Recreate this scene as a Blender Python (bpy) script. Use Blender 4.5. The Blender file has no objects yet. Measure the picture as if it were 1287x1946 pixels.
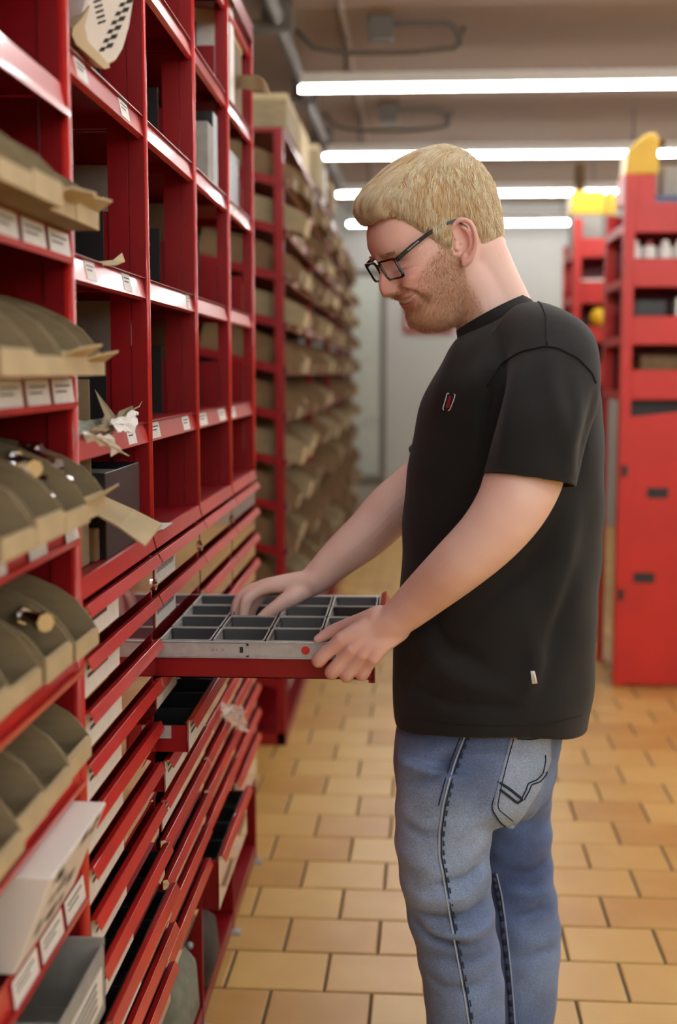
import bpy, bmesh, math, random
import numpy as np
from mathutils import Vector, Matrix, Euler
from mathutils.bvhtree import BVHTree
random.seed(7); np.random.seed(7)
scn = bpy.context.scene
col = scn.collection
R = math.radians

# ------------------------------------------------------------------ camera
IW, IH, FPX = 1287.0, 1946.0, 2400.0
CAMH = 1.45
VPX, VPY = 780.0, 705.0                       # where the aisle direction (+Y) vanishes
PITCH = math.atan((IH/2-VPY)/FPX)
YAW = math.atan((VPX-IW/2)/math.hypot(IH/2-VPY, FPX))
cam_d = bpy.data.cameras.new('camera'); cam = bpy.data.objects.new('camera', cam_d); col.objects.link(cam)
cam.location = (0, 0, CAMH)
cam.rotation_euler = (R(90)-PITCH, 0, YAW)
cam_d.sensor_fit = 'VERTICAL'; cam_d.sensor_height = 36.0; cam_d.lens = 36.0*FPX/IH
cam_d.clip_start = 0.05; cam_d.clip_end = 60
cam_d.dof.use_dof = True; cam_d.dof.focus_distance = 2.13; cam_d.dof.aperture_fstop = 2.3
scn.camera = cam
# ------------------------------------------------------------------ world, exposure
w = bpy.data.worlds.new('world'); scn.world = w; w.use_nodes = True
w.node_tree.nodes['Background'].inputs[0].default_value = (0.9, 0.95, 1, 1)
w.node_tree.nodes['Background'].inputs[1].default_value = 0.0
vs = scn.view_settings
vs.view_transform = 'Standard'; vs.look = 'None'; vs.gamma = 1.0; vs.use_curve_mapping = False
vs.exposure = 0.74
TUBE_POWER = 31.0
TUBE_Y = (-4.9, -3.1, -1.3, 0.5, 2.3, 4.1, 5.89, 7.71, 9.34, 11.19)
scn.cycles.use_denoising = True
scn.cycles.max_bounces = 10; scn.cycles.diffuse_bounces = 5; scn.cycles.glossy_bounces = 4; scn.cycles.transmission_bounces = 6; scn.cycles.transparent_max_bounces = 8
scn.cycles.sample_clamp_indirect = 4.0
scn.cycles.caustics_reflective = False; scn.cycles.caustics_refractive = False

# a pixel of the photograph at a known distance (plane x, y or z = value) as a point in the room
_fh = Vector((-math.sin(YAW), math.cos(YAW), 0)); _r = Vector((math.cos(YAW), math.sin(YAW), 0)); _z = Vector((0, 0, 1))
_fw = _fh*math.cos(PITCH)-_z*math.sin(PITCH); _up = _fh*math.sin(PITCH)+_z*math.cos(PITCH)
CAMP = Vector((0, 0, CAMH))
def ray(u, v): return _r*(u-IW/2)+_up*(IH/2-v)+_fw*FPX
def at(u, v, x=None, y=None, z=None):
    d = ray(u, v)
    if x is not None: t = x/d.x
    elif y is not None: t = y/d.y
    else: t = (z-CAMH)/d.z
    return CAMP+d*t

# ------------------------------------------------------------------ materials
def lin(c):
    c = [x/255.0 for x in c[:3]]
    return tuple(x/12.92 if x <= 0.04045 else ((x+0.055)/1.055)**2.4 for x in c)+(1,)
MATS = {}
def mat(name, rgb, rough=.5, metal=0.0, coat=0.0, var=0.0, vscale=30, bump=0.0, bscale=80, ior=1.5, stretch=None, sheen=0.0, emit=None, sss=0.0, coat_rough=.05, detail=4.0, alpha=None, var2=None):
    m = bpy.data.materials.new(name); m.use_nodes = True; nt = m.node_tree; N = nt.nodes; L = nt.links
    b = N['Principled BSDF']
    b.inputs['Base Color'].default_value = lin(rgb); b.inputs['Roughness'].default_value = rough
    b.inputs['Metallic'].default_value = metal; b.inputs['IOR'].default_value = ior
    b.inputs['Coat Weight'].default_value = coat; b.inputs['Coat Roughness'].default_value = coat_rough
    if sheen: b.inputs['Sheen Weight'].default_value = sheen
    if sss: b.inputs['Subsurface Weight'].default_value = sss; b.inputs['Subsurface Radius'].default_value = (.012, .004, .002); b.inputs['Subsurface Scale'].default_value = 1.0
    if emit: b.inputs['Emission Color'].default_value = lin(rgb); b.inputs['Emission Strength'].default_value = emit
    if alpha is not None: b.inputs['Alpha'].default_value = alpha
    tc = N.new('ShaderNodeTexCoord'); vec = tc.outputs['Object']
    if stretch:
        mp = N.new('ShaderNodeMapping'); mp.inputs['Scale'].default_value = stretch; L.new(vec, mp.inputs['Vector']); vec = mp.outputs['Vector']
    if var:
        n = N.new('ShaderNodeTexNoise'); n.inputs['Scale'].default_value = vscale; n.inputs['Detail'].default_value = detail; L.new(vec, n.inputs['Vector'])
        mx = N.new('ShaderNodeMix'); mx.data_type = 'RGBA'
        c = lin(rgb); c2 = lin(var2) if var2 else None
        lo = c2 or tuple(max(0, x*(1-var)) for x in c[:3])+(1,); hi = c if c2 else tuple(min(1, x*(1+var)) for x in c[:3])+(1,)
        mx.inputs[6].default_value = lo; mx.inputs[7].default_value = hi
        mr = N.new('ShaderNodeMapRange'); mr.inputs[1].default_value = .3; mr.inputs[2].default_value = .7; L.new(n.outputs['Fac'], mr.inputs[0])
        L.new(mr.outputs[0], mx.inputs[0]); L.new(mx.outputs[2], b.inputs['Base Color'])
    if bump:
        n2 = N.new('ShaderNodeTexNoise'); n2.inputs['Scale'].default_value = bscale; n2.inputs['Detail'].default_value = 5; L.new(vec, n2.inputs['Vector'])
        bp = N.new('ShaderNodeBump'); bp.inputs['Strength'].default_value = bump; bp.inputs['Distance'].default_value = .002
        L.new(n2.outputs['Fac'], bp.inputs['Height']); L.new(bp.outputs['Normal'], b.inputs['Normal'])
    MATS[name] = m
    return m
M_red   = mat('red_lacquer', (126, 4, 14), .40, coat=.06, var=.12, vscale=9, bump=.03, bscale=300, coat_rough=.22)  # base darkened, so the rack interiors' shade lies in the colour
M_red.node_tree.nodes['Principled BSDF'].inputs['Specular IOR Level'].default_value = .38
M_redlit  = mat('red_lacquer_lit', (188, 36, 31), .34, coat=.5, var=.2, vscale=5, bump=.06, bscale=60, coat_rough=.1)  # same paint brightened for posts, lips and pulls: light put into the colour
M_redg  = mat('red_gloss_panel', (120, 8, 16), .04, coat=1.0, ior=1.9, coat_rough=.015)
M_white = mat('white_card', (226, 226, 222), .6, var=.05, vscale=60)
M_ink   = mat('black_ink', (30, 30, 32), .6)
M_black = mat('black_plastic', (20, 21, 23), .45, bump=.1, bscale=500)
M_blackm= mat('black_metal', (14, 14, 15), .5, var=.2)
M_bin   = mat('charcoal_bin_plastic', (20, 23, 28), .5, var=.12, vscale=200, bump=.15, bscale=900)
M_rim   = mat('rim_sheen_grey', (150, 148, 142), .35, var=.1)  # grazing sheen on the black bin rims put into the colour
M_steel = mat('zinc_steel', (186, 190, 196), .38, metal=.45, var=.12, vscale=60, bump=.03)
M_chrome= mat('chrome', (225, 225, 228), .12, metal=1.0)
M_card  = mat('cardboard', (136, 121, 92), .85, var=.14, vscale=14, bump=.2, bscale=120, stretch=(1, 1, 6))
M_cardL = mat('cardboard_light', (182, 164, 128), .85, var=.1, vscale=14, bump=.2, bscale=120)
M_cardD = mat('cardboard_brown', (112, 88, 60), .85, var=.15, vscale=12, bump=.2, bscale=120)
M_greybox = mat('grey_card', (150, 148, 142), .8, var=.1)
M_wall  = mat('wall_paint', (164, 165, 161), .8, var=.03, vscale=3, bump=.05)
M_ceil  = mat('ceiling_paint', (138, 118, 100), .85, var=.05, vscale=2, bump=.05, bscale=30)
M_grout = mat('dark_grout', (78, 70, 60), .9, var=.2, vscale=80)
M_door  = mat('door_paint', (166, 172, 163), .5, var=.04)
M_conduit = mat('grey_conduit', (92, 86, 78), .6)
M_yellow= mat('yellow_plastic', (226, 182, 22), .45, var=.08, vscale=12)
M_redpl = mat('red_shelf_paint', (190, 34, 26), .5, var=.08, vscale=6, coat=.08, coat_rough=.3)
M_wplast= mat('white_plastic', (232, 230, 224), .4)
M_cream = mat('cream_plastic', (206, 192, 160), .5)
M_slot  = mat('dark_slot', (40, 40, 42), .7)
M_blue  = mat('blue_plastic', (70, 90, 125), .5)
M_dark  = mat('dark_cavity_part', (38, 34, 34), .6)
M_palelip = mat('pale_red_lip', (172, 134, 128), .6, var=.15, vscale=8)  # paler, greyer red on the far rack's shelf lips
M_wallf = mat('grey_wall_paint', (180, 178, 172), .85, var=.05, vscale=3)
M_olive = mat('grey_green_cloth', (128, 132, 118), .9, var=.2, vscale=30, bump=.3, bscale=40)
def film_mat():
    m = mat('clear_film', (235, 232, 232), .15); m.node_tree.nodes['Principled BSDF'].inputs['Alpha'].default_value = .45
    return m
M_film = film_mat()
# glazed floor tile: every tile gets its own tone from its object's random number
def tile_mat():
    m = mat('ochre_tile', (205, 156, 88), .38, coat=.25, coat_rough=.25); nt = m.node_tree; N = nt.nodes; L = nt.links; b = N['Principled BSDF']
    oi = N.new('ShaderNodeObjectInfo'); tc = N.new('ShaderNodeTexCoord')
    n = N.new('ShaderNodeTexNoise'); n.inputs['Scale'].default_value = 5; n.inputs['Detail'].default_value = 6
    ad = N.new('ShaderNodeVectorMath'); ad.operation = 'ADD'; L.new(tc.outputs['Object'], ad.inputs[0]); L.new(oi.outputs['Random'], ad.inputs[1])
    mu = N.new('ShaderNodeVectorMath'); mu.operation = 'SCALE'; mu.inputs['Scale'].default_value = 1; L.new(ad.outputs[0], mu.inputs[0]); L.new(mu.outputs[0], n.inputs['Vector'])
    r1 = N.new('ShaderNodeValToRGB'); e = r1.color_ramp.elements
    e[0].position = .25; e[0].color = lin((190, 144, 74)); e[1].position = .75; e[1].color = lin((216, 178, 104))
    mx = N.new('ShaderNodeMath'); mx.operation = 'MULTIPLY_ADD'; mx.inputs[1].default_value = .45; L.new(oi.outputs['Random'], mx.inputs[0])
    s = N.new('ShaderNodeMath'); s.operation = 'MULTIPLY'; s.inputs[1].default_value = .55; L.new(n.outputs['Fac'], s.inputs[0]); L.new(s.outputs[0], mx.inputs[2])
    L.new(mx.outputs[0], r1.inputs[0]); L.new(r1.outputs[0], b.inputs['Base Color'])
    n2 = N.new('ShaderNodeTexNoise'); n2.inputs['Scale'].default_value = 14; L.new(tc.outputs['Object'], n2.inputs['Vector'])
    bp = N.new('ShaderNodeBump'); bp.inputs['Strength'].default_value = .12; bp.inputs['Distance'].default_value = .004; L.new(n2.outputs['Fac'], bp.inputs['Height']); L.new(bp.outputs[0], b.inputs['Normal'])
    return m
M_tile = tile_mat()
def tube_mat():
    m = bpy.data.materials.new('tube_light'); m.use_nodes = True; nt = m.node_tree; nt.nodes.clear()
    e = nt.nodes.new('ShaderNodeEmission'); e.inputs[0].default_value = (1, .985, .965, 1); e.inputs[1].default_value = TUBE_POWER
    o = nt.nodes.new('ShaderNodeOutputMaterial'); nt.links.new(e.outputs[0], o.inputs[0])
    return m
M_tube = tube_mat()

# ------------------------------------------------------------------ mesh helpers
def tag(o, label=None, cat=None, group=None, kind=None):
    if label: o['label'] = label
    if cat: o['category'] = cat
    if group: o['group'] = group
    if kind: o['kind'] = kind
    return o
def thing(name, loc, label, cat, group=None):
    o = bpy.data.objects.new(name, None); o.empty_display_size = .05; col.objects.link(o); o.location = loc
    return tag(o, label, cat, group)
def origin(o):
    p = Vector((0, 0, 0))
    while o is not None: p += Vector(o.location); o = o.parent
    return p
class MB:
    """collects shapes given in room coordinates; build() links them as ONE mesh object"""
    def __init__(s): s.v = []; s.f = []; s.m = []
    def add(s, vs, fs, mi=0):
        n = len(s.v); s.v += [Vector(v) for v in vs]; s.f += [tuple(i+n for i in f) for f in fs]; s.m += [mi]*len(fs); return s
    def box(s, x0, x1, y0, y1, z0, z1, mi=0):
        if x0 > x1: x0, x1 = x1, x0
        if y0 > y1: y0, y1 = y1, y0
        if z0 > z1: z0, z1 = z1, z0
        return s.add([(x0,y0,z0),(x1,y0,z0),(x1,y1,z0),(x0,y1,z0),(x0,y0,z1),(x1,y0,z1),(x1,y1,z1),(x0,y1,z1)],
                     [(0,3,2,1),(4,5,6,7),(0,1,5,4),(1,2,6,5),(2,3,7,6),(3,0,4,7)], mi)
    def prism(s, pts, axis, a0, a1, mi=0):
        """2D outline (counter-clockwise or not) pushed along an axis; pts are the two other coordinates in x,y,z order"""
        def P(p, a):
            return {'x': (a, p[0], p[1]), 'y': (p[0], a, p[1]), 'z': (p[0], p[1], a)}[axis]
        n = len(pts); vs = [P(p, a0) for p in pts]+[P(p, a1) for p in pts]
        fs = [tuple(range(n)), tuple(range(2*n-1, n-1, -1))]+[(i, i+n, (i+1) % n+n, (i+1) % n) for i in range(n)]
        return s.add(vs, fs, mi)
    def sheet(s, line, axis, a0, a1, t, mi=0):
        """an open bent sheet: a 2D line given thickness t, pushed along an axis"""
        line = [Vector(p) for p in line]; nrm = []
        for i in range(len(line)):
            d = (line[min(i+1, len(line)-1)]-line[max(i-1, 0)]).normalized(); nrm.append(Vector((-d.y, d.x)))
        return s.prism([tuple(p) for p in line]+[tuple(p+n*t) for p, n in reversed(list(zip(line, nrm)))], axis, a0, a1, mi)
    def tube(s, pts, rad, seg=8, cap=True, mi=0):
        pts = [Vector(p) for p in pts]; rs = rad if hasattr(rad, '__len__') else [rad]*len(pts)
        base = len(s.v); prev = None; vs = []
        for i, p in enumerate(pts):
            d = (pts[min(i+1, len(pts)-1)]-pts[max(i-1, 0)]).normalized()
            if prev is None:
                a = Vector((0, 0, 1)) if abs(d.z) < .9 else Vector((1, 0, 0))
            else: a = prev
            x = (a-d*a.dot(d)).normalized(); y = d.cross(x); prev = x
            for k in range(seg):
                t = 2*math.pi*k/seg; vs.append(p+(x*math.cos(t)+y*math.sin(t))*rs[i])
        fs = []
        for i in range(len(pts)-1):
            for k in range(seg):
                fs.append((i*seg+k, i*seg+(k+1) % seg, (i+1)*seg+(k+1) % seg, (i+1)*seg+k))
        if cap: fs += [tuple(range(seg-1, -1, -1)), tuple((len(pts)-1)*seg+k for k in range(seg))]
        return s.add(vs, fs, mi)
    def build(s, name, mats, parent=None, smooth=False, bevel=0.0, bseg=1):
        org = origin(parent) if parent else Vector((0, 0, 0))
        me = bpy.data.meshes.new(name); me.from_pydata([tuple(v-org) for v in s.v], [], s.f)
        if not isinstance(mats, (list, tuple)): mats = [mats]
        for m in mats: me.materials.append(m)
        if len(mats) > 1: me.polygons.foreach_set('material_index', s.m)
        bm = bmesh.new(); bm.from_mesh(me); bmesh.ops.recalc_face_normals(bm, faces=bm.faces)
        if bevel: bmesh.ops.bevel(bm, geom=[e for e in bm.edges if len(e.link_faces) == 2 and e.calc_face_angle(0) > .5], offset=bevel, segments=bseg, affect='EDGES', clamp_overlap=True)
        bm.to_mesh(me); bm.free()
        if smooth: me.polygons.foreach_set('use_smooth', [True]*len(me.polygons))
        me.update()
        o = bpy.data.objects.new(name, me); col.objects.link(o)
        if parent: o.parent = parent
        return o
def solo(name, mb, mats, label, cat, group=None, base=None, **k):
    """a thing that is one mesh, its origin at its base"""
    if base is None:
        xs = [v.x for v in mb.v]; ys = [v.y for v in mb.v]; zs = [v.z for v in mb.v]; base = Vector(((min(xs)+max(xs))/2, (min(ys)+max(ys))/2, min(zs)))
    base = Vector(base); mb.v = [v-base for v in mb.v]
    o = mb.build(name, mats, None, **k); o.location = base
    return tag(o, label, cat, group)
def struct(name, mb, mats, **k): return tag(mb.build(name, mats, None, **k), kind='structure')
def inst(src, name, loc, parent=None):
    o = bpy.data.objects.new(name, src.data); col.objects.link(o)
    if parent: o.parent = parent; o.location = Vector(loc)-origin(parent)
    else: o.location = loc
    return o
_tm = {}
def text_geo(txt, size):
    """lettering as flat faces: list of 2D verts and faces, width"""
    k = (txt, size)
    if k not in _tm:
        c = bpy.data.curves.new('lettering', 'FONT'); c.body = txt; c.size = size; c.resolution_u = 2; c.fill_mode = 'FRONT'
        o = bpy.data.objects.new('lettering', c); col.objects.link(o); bpy.context.view_layer.update()
        me = o.evaluated_get(bpy.context.evaluated_depsgraph_get()).to_mesh()
        vs = [(v.co.x, v.co.y) for v in me.vertices]; fs = [tuple(p.vertices) for p in me.polygons]
        bpy.data.objects.remove(o); bpy.data.curves.remove(c); _tm[k] = (vs, fs)
    return _tm[k]
ORD = ['first', 'second', 'third', 'fourth', 'fifth', 'sixth', 'seventh', 'eighth', 'ninth', 'tenth', 'eleventh', 'twelfth', 'thirteenth', 'fourteenth', 'fifteenth', 'sixteenth', 'seventeenth', 'eighteenth', 'nineteenth', 'twentieth', 'twenty-first', 'twenty-second', 'twenty-third', 'twenty-fourth', 'twenty-fifth', 'twenty-sixth', 'twenty-seventh', 'twenty-eighth', 'twenty-ninth', 'thirtieth']
# ================================================================== the room
XL, XRT, YB, YF, ZC = -1.05, 8.2, 11.9, -6.0, 2.98
struct('wall_left', MB().box(XL-.1, XL, YF, YB, 0, ZC), M_wallf)
struct('wall_right', MB().box(XRT, XRT+.1, YF, YB, 0, ZC), M_wallf)
struct('wall_back', MB().box(XL-.1, XRT+.1, YB, YB+.1, 0, ZC), M_wall)
struct('wall_front', MB().box(XL-.1, XRT+.1, YF-.1, YF, 0, ZC), M_wallf)
ceiling = struct('ceiling', MB().box(XL-.1, XRT+.1, YF-.1, YB+.1, ZC, ZC+.1), M_ceil)
floor = struct('floor', MB().box(XL-.1, XRT+.1, YF-.1, YB+.1, -.06, -.004), M_grout)
# tiles in a running bond, each its own piece; far rows and rows out of view are joined
TW, TD, J = .237, .198, .007
rnd = random.Random(3)
def tile_mesh(w):
    mb = MB(); x = (w-J)/2; y = (TD-J)/2; b = .003
    vs = []
    for z, k in ((-.012, 0), (-.002, 0), (0, b)):
        vs += [(-x+k, -y+k, z), (x-k, -y+k, z), (x-k, y-k, z), (-x+k, y-k, z)]
    fs = [(8, 9, 10, 11)]
    for l in (0, 4):
        for i in range(4): fs.append((l+i, l+(i+1) % 4, l+4+(i+1) % 4, l+4+i))
    return vs, fs
tv, tf = tile_mesh(TW)
tme = bpy.data.meshes.new('floor_tile'); tme.from_pydata(tv, [], tf); tme.materials.append(M_tile)
rest = MB(); rest_n = 0; cand = []
ROT = R(-0.9); PIV = Vector((0, 3, 0))
def spin(x, y):
    dx, dy = x-PIV.x, y-PIV.y
    return (PIV.x+dx*math.cos(ROT)-dy*math.sin(ROT), PIV.y+dx*math.sin(ROT)+dy*math.cos(ROT))
for row in range(-46, 48):
    yc = 2.72+TD*row
    off = (-.0756 if row % 2 == 0 else -.1935)+rnd.uniform(-.012, .012)
    for c in range(-6, 36):
        xc = off+TW*(c+.5)
        x, y = spin(xc, yc)
        if not (XL-.05 < x < XRT+.1 and YF-.05 < y < YB+.05): continue
        # how large it shows: in view if ahead of the camera and inside the frame's cone
        p = Vector((x, y, 0))-CAMP; q = p.dot(_fw); vis = False
        if q > .5:
            u = IW/2+FPX*p.dot(_r)/q; v = IH/2-FPX*p.dot(_up)/q
            vis = -60 < u < IW+60 and v < IH+70
            if y < 4.9 and x < -.55: vis = False
        cand.append((q if vis else 99+abs(q), x, y))
cand.sort()
for i, (d, x, y) in enumerate(cand):
    if i < 300 and d < 90:
        o = bpy.data.objects.new('tile', tme); col.objects.link(o); o.parent = floor; o.location = (x, y, 0); o.rotation_euler.z = ROT
    else:
        cs, sn = math.cos(ROT), math.sin(ROT)
        rest.add([(x+a*cs-b*sn, y+a*sn+b*cs, z) for a, b, z in tv], tf)
ro = rest.build('tiles_beyond', M_tile, floor); tag(ro, kind='stuff')

# ---- ceiling: tube lights, conduit, junction boxes
ordl = ['nearest', 'second nearest', 'third nearest', 'farthest']
for i, y in enumerate(TUBE_Y):
    vis = y > 5
    lab = ('long white ceiling light tube, %s of the four in view' % ordl[i-6]) if vis else 'long white ceiling light tube above and behind the camera, out of view, number %s' % ORD[i]
    if not vis: lab = 'long white ceiling light tube out of view, %s row counted from behind the camera' % ORD[i]
    t = thing('ceiling_light', (1.5, y, ZC-.34), lab, 'ceiling light', 'ceiling light tubes')
    MB().tube([(-.51-.012*(i-6 if vis else 0), y, 2.72), (7.9, y, 2.72)], .0135, 10).build('tube', M_tube, t, smooth=True)
    MB().box(-.5, 7.9, y-.035, y+.035, 2.7345, 2.785).build('housing', M_white, t)
    for k in range(6):
        x = -.3+k*1.6
        MB().tube([(x, y, 2.785), (x, y, ZC)], .006, 6).build('hanger', M_conduit, t)
def at_ceil(u, v): return at(u, v, z=ZC-.03)
mbp = MB().tube([(-.56, 1.0, 2.9), (-.56, 11.6, 2.9)], .03, 8)
solo('ceiling_pipe', mbp, M_conduit, 'long grey pipe running under the ceiling along the left racks', 'pipe')
solo('ceiling_pipe', MB().tube([(-.30, 1.0, 2.965), (-.30, 11.6, 2.965)], .015, 8), M_ceil, 'thin beige pipe on the ceiling beside the grey one', 'pipe')
for i, y in enumerate((4.9, 5.45, 6.9, 8.2)):
    solo('ceiling_bracket', MB().box(-1.04, -.5, y-.03, y+.03, 2.86, 2.9).box(-.63, -.5, y-.04, y+.04, 2.9, 2.975), M_conduit, 'grey metal bracket arm above the left racks, %s from the front' % ORD[i], 'bracket', 'ceiling brackets')
for i, (y, x) in enumerate(((5.70, -.19), (7.52, -.19))):
    t = thing('junction_box', (x, y, ZC-.08), 'dark grey ceiling junction box with a curved cable, %s light tube' % ('before the nearest' if i == 0 else 'behind the nearest'), 'junction box', 'ceiling junction boxes')
    MB().box(x, x+.11, y-.05, y+.05, ZC-.1, ZC).build('box', M_conduit, t, bevel=.006)
    z0 = ZC-.03
    pts = [(x+.11, y, z0)]+[(x+.11+.22*k/6, y, z0) for k in range(1, 7)]+[(x+.33+.07*math.sin(a), y, z0-.10*(1-math.cos(a))) for a in (R(20), R(45), R(70), R(90))]
    MB().tube(pts, .012, 8).build('cable', M_conduit, t, smooth=True)
    pts = [(x-.33, y+.10, ZC-.02), (x-.25, y+.10, ZC-.10), (x-.1, y+.10, ZC-.125), (x+.2, y+.10, ZC-.125), (x+.38, y+.10, ZC-.11), (x+.42, y+.10, ZC-.02)]
    MB().tube(pts, .012, 8).build('cable', M_conduit, t, smooth=True)

# ---- back wall: door, crate, red board
dz = YB
d1 = struct('door_1', MB().box(-.60, -.28, YB-.05, YB-.005, .02, 2.32), M_door, bevel=.004)
MB().box(-.65, -.60, YB-.06, YB-.002, 0, 2.38).box(-.28, -.23, YB-.06, YB-.002, 0, 2.38).box(-.65, -.23, YB-.06, YB-.002, 2.32, 2.38).build('door_frame', M_conduit, d1)
for z0, z1 in ((.95, 1.45), (1.55, 2.2), (.2, .85)):
    MB().box(-.56, -.32, YB-.058, YB-.045, z0, z1).build('door_panel', M_door, d1, bevel=.006)
MB().box(-.33, -.30, YB-.10, YB-.05, 1.02, 1.06).build('door_handle', M_steel, d1, bevel=.004)
t = thing('grey_crate', (-.42, YB-.45, 0), 'dark grey crate stack standing in front of the far door', 'crate')
MB().box(-.62, -.24, YB-.65, YB-.25, 0, .44).build('crate_body', M_greybox, t, bevel=.01)
MB().box(-.64, -.22, YB-.67, YB-.23, .44, .50).build('crate_lid', M_conduit, t, bevel=.008)
t = thing('wall_board', (.1, YB-.03, 1.8), 'red framed white notice board on the back wall behind the man', 'board')
MB().box(-.03, .36, YB-.02, YB-.004, 1.86, 2.2).build('board', M_white, t)
MB().box(-.06, .39, YB-.03, YB-.003, 1.80, 1.86).box(-.06, .39, YB-.03, YB-.003, 2.2, 2.26).box(-.06, -.03, YB-.03, YB-.003, 1.86, 2.2).box(.36, .39, YB-.03, YB-.003, 1.86, 2.2).build('frame', M_red, t)
# ================================================================== the near wall of racks
XR, XB = -.445, -.86
PY = [1.65, 2.145, 2.63, 3.115, 3.59]
SH = [2.345, 2.115, 1.872, 1.606, 1.363]       # tops of the open shelves
ZT = 1.168                                     # top of the drawer cabinets
BAYN = ['nearest', 'second', 'third', 'farthest']
def lip(mb, y0, y1, z, x=XR, h=.034, out=.007):
    mb.sheet([(x-.012, z), (x-.010, z), (x-.010+out, z-h), (x-.018+out, z-h-.002)], 'y', y0, y1, .0018)
def card(y0, y1, z0, z1, x, txt=None, parent=None, size=.016, tilt=0.0, lines=0, name='label_card'):
    mb = MB(); t = .0008
    mb.add([(x+tilt, y0, z0), (x+tilt, y1, z0), (x, y1, z1), (x, y0, z1), (x+tilt+t, y0, z0), (x+tilt+t, y1, z0), (x+t, y1, z1), (x+t, y0, z1)],
           [(0,1,2,3),(4,7,6,5),(0,4,5,1),(1,5,6,2),(2,6,7,3),(3,7,4,0)], 0)
    def P(a, b):
        k = (b-z0)/(z1-z0); return (x+tilt*(1-k)+t*1.6, a, b)
    if txt:
        for row, s in enumerate(txt if isinstance(txt, (list, tuple)) else [txt]):
            vs, fs = text_geo(s, size)
            zz = z1-(z1-z0)*.5-size*.3-row*size*1.15+(size*.6 if isinstance(txt, (list, tuple)) and len(txt) > 1 else 0)
            mb.add([P(y0+.006+a, zz+b) for a, b in vs], fs, 1)
    lt = .0022 if z1-z0 < .035 else .0055
    for i in range(lines):
        zz = z1-(z1-z0)*(.3+.22*i); ln = (y1-y0)*(.75-.2*(i % 2))
        mb.add([P(y0+.1*(y1-y0), zz), P(y0+.1*(y1-y0)+ln, zz), P(y0+.1*(y1-y0)+ln, zz+lt), P(y0+.1*(y1-y0), zz+lt)], [(0,1,2,3)], 1)
    return mb.build(name, [M_white, M_ink], parent)
racks = []
for b in range(4):
    y0, y1 = PY[b], PY[b+1]
    t = thing('shelf_rack', (XR-.2, (y0+y1)/2, ZT), 'red open shelf rack above the drawers, %s' % ['beside the cardboard bins', 'directly above the open drawer', 'third bay from the cardboard bins', 'farthest bay at the end of the row'][b], 'shelf rack', 'open red shelf racks')
    racks.append(t)
    for yy in ((y0, y0+.0055), (y1-.0055, y1)):
        MB().box(XR-.028, XR, yy[0], yy[1], ZT, 2.40).build('post', M_red, t, bevel=.0015, bseg=2)
        MB().box(XB, XB+.03, yy[0], yy[1], ZT, 2.40).build('post', M_red, t)
    MB().tube([(XR-.001, y1, ZT+.001), (XR-.001, y1, 1.62), (XR-.001, y1, 1.621), (XR-.001, y1, 2.40)], [.0056, .0056, .0051, .0051], 12).build('post_edge', M_redlit, t, smooth=True)
    MB().box(XB-.002, XB, y0, y1, ZT, 2.40).build('back_panel', M_red, t)
    for i, z in enumerate(SH):
        mb = MB(); mb.box(XB, XR-.002, y0+.006, y1-.006, z-.0015, z)
        mb.box(XB+.01, XR-.006, y0+.006, y0+.018, z-.022, z-.0016)      # folded side edges under the shelf
        mb.box(XB+.01, XR-.006, y1-.018, y1-.006, z-.022, z-.0016)
        s = mb.build('shelf', M_red, t)
        m2 = MB(); lip(m2, y0+.006, y1-.006, z); m2.build('shelf_lip', M_redlit, s)
        if i > 0: MB().box(XB+.03, XR-.029, y1-.0075, y1-.0055, z, z+.11).build('side_plate', M_red, t)
    MB().box(XB+.03, XR-.029, y1-.0075, y1-.0055, ZT, ZT+.19).build('side_plate', M_red, t)
    if b < 2:   # pillar-like strip behind the front post
        MB().box(XR-.062, XR-.0285, y1-.012, y1-.004, ZT, 2.38).build('post_channel', M_red, t)
    m2 = MB(); m2.sheet([(XR+.001, 2.40), (XR+.006, 2.345)], 'y', y0, y1, .002); m2.build('top_fascia', M_red, t)
    # label cards on the lips
    cards = {0: [(3, .10, .055), (3, .33, .055), (2, .07, .06), (2, .33, .06), (4, .34, .06)], 1: [(4, .03, .075), (4, .34, .07), (3, .40, .04)], 2: [(4, .05, .10), (4, .33, .10)], 3: [(4, .02, .1), (2, .1, .1)]}[b]
    for (i, a, wd) in cards:
        z = SH[i]; card(y0+a, y0+a+wd, z-.030, z-.003, XR-.0075, parent=t, tilt=.0055, lines=2)
    # black dividers standing on the shelves against the far side
    for i, z in enumerate(SH[1:]):
        hh = (.165, .15, .135, .118)[i]+(.02 if (b+i) % 3 == 1 else 0)
        d = thing('shelf_divider', (XR-.2, y1-.02, z), 'black metal divider plate on the %s shelf from the top of the %s red bay' % (ORD[i+1], BAYN[b]), 'divider', 'black shelf dividers')
        MB().box(XB+.04, XR-.071, y1-.0125, y1-.0105, z+.0005, z+hh).build('plate', M_blackm, d, bevel=.0005)
        MB().box(XB+.04, XR-.071, y1-.10, y1-.0105, z+.0003, z+.0022).build('foot', M_blackm, d)
        zz = z+hh-.032; MB().tube([(XR-.096, y1-.0126, zz), (XR-.096, y1-.0142, zz)], .0052, 12).build('hole_disc', M_wplast if b == 0 else M_red, d)

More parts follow.
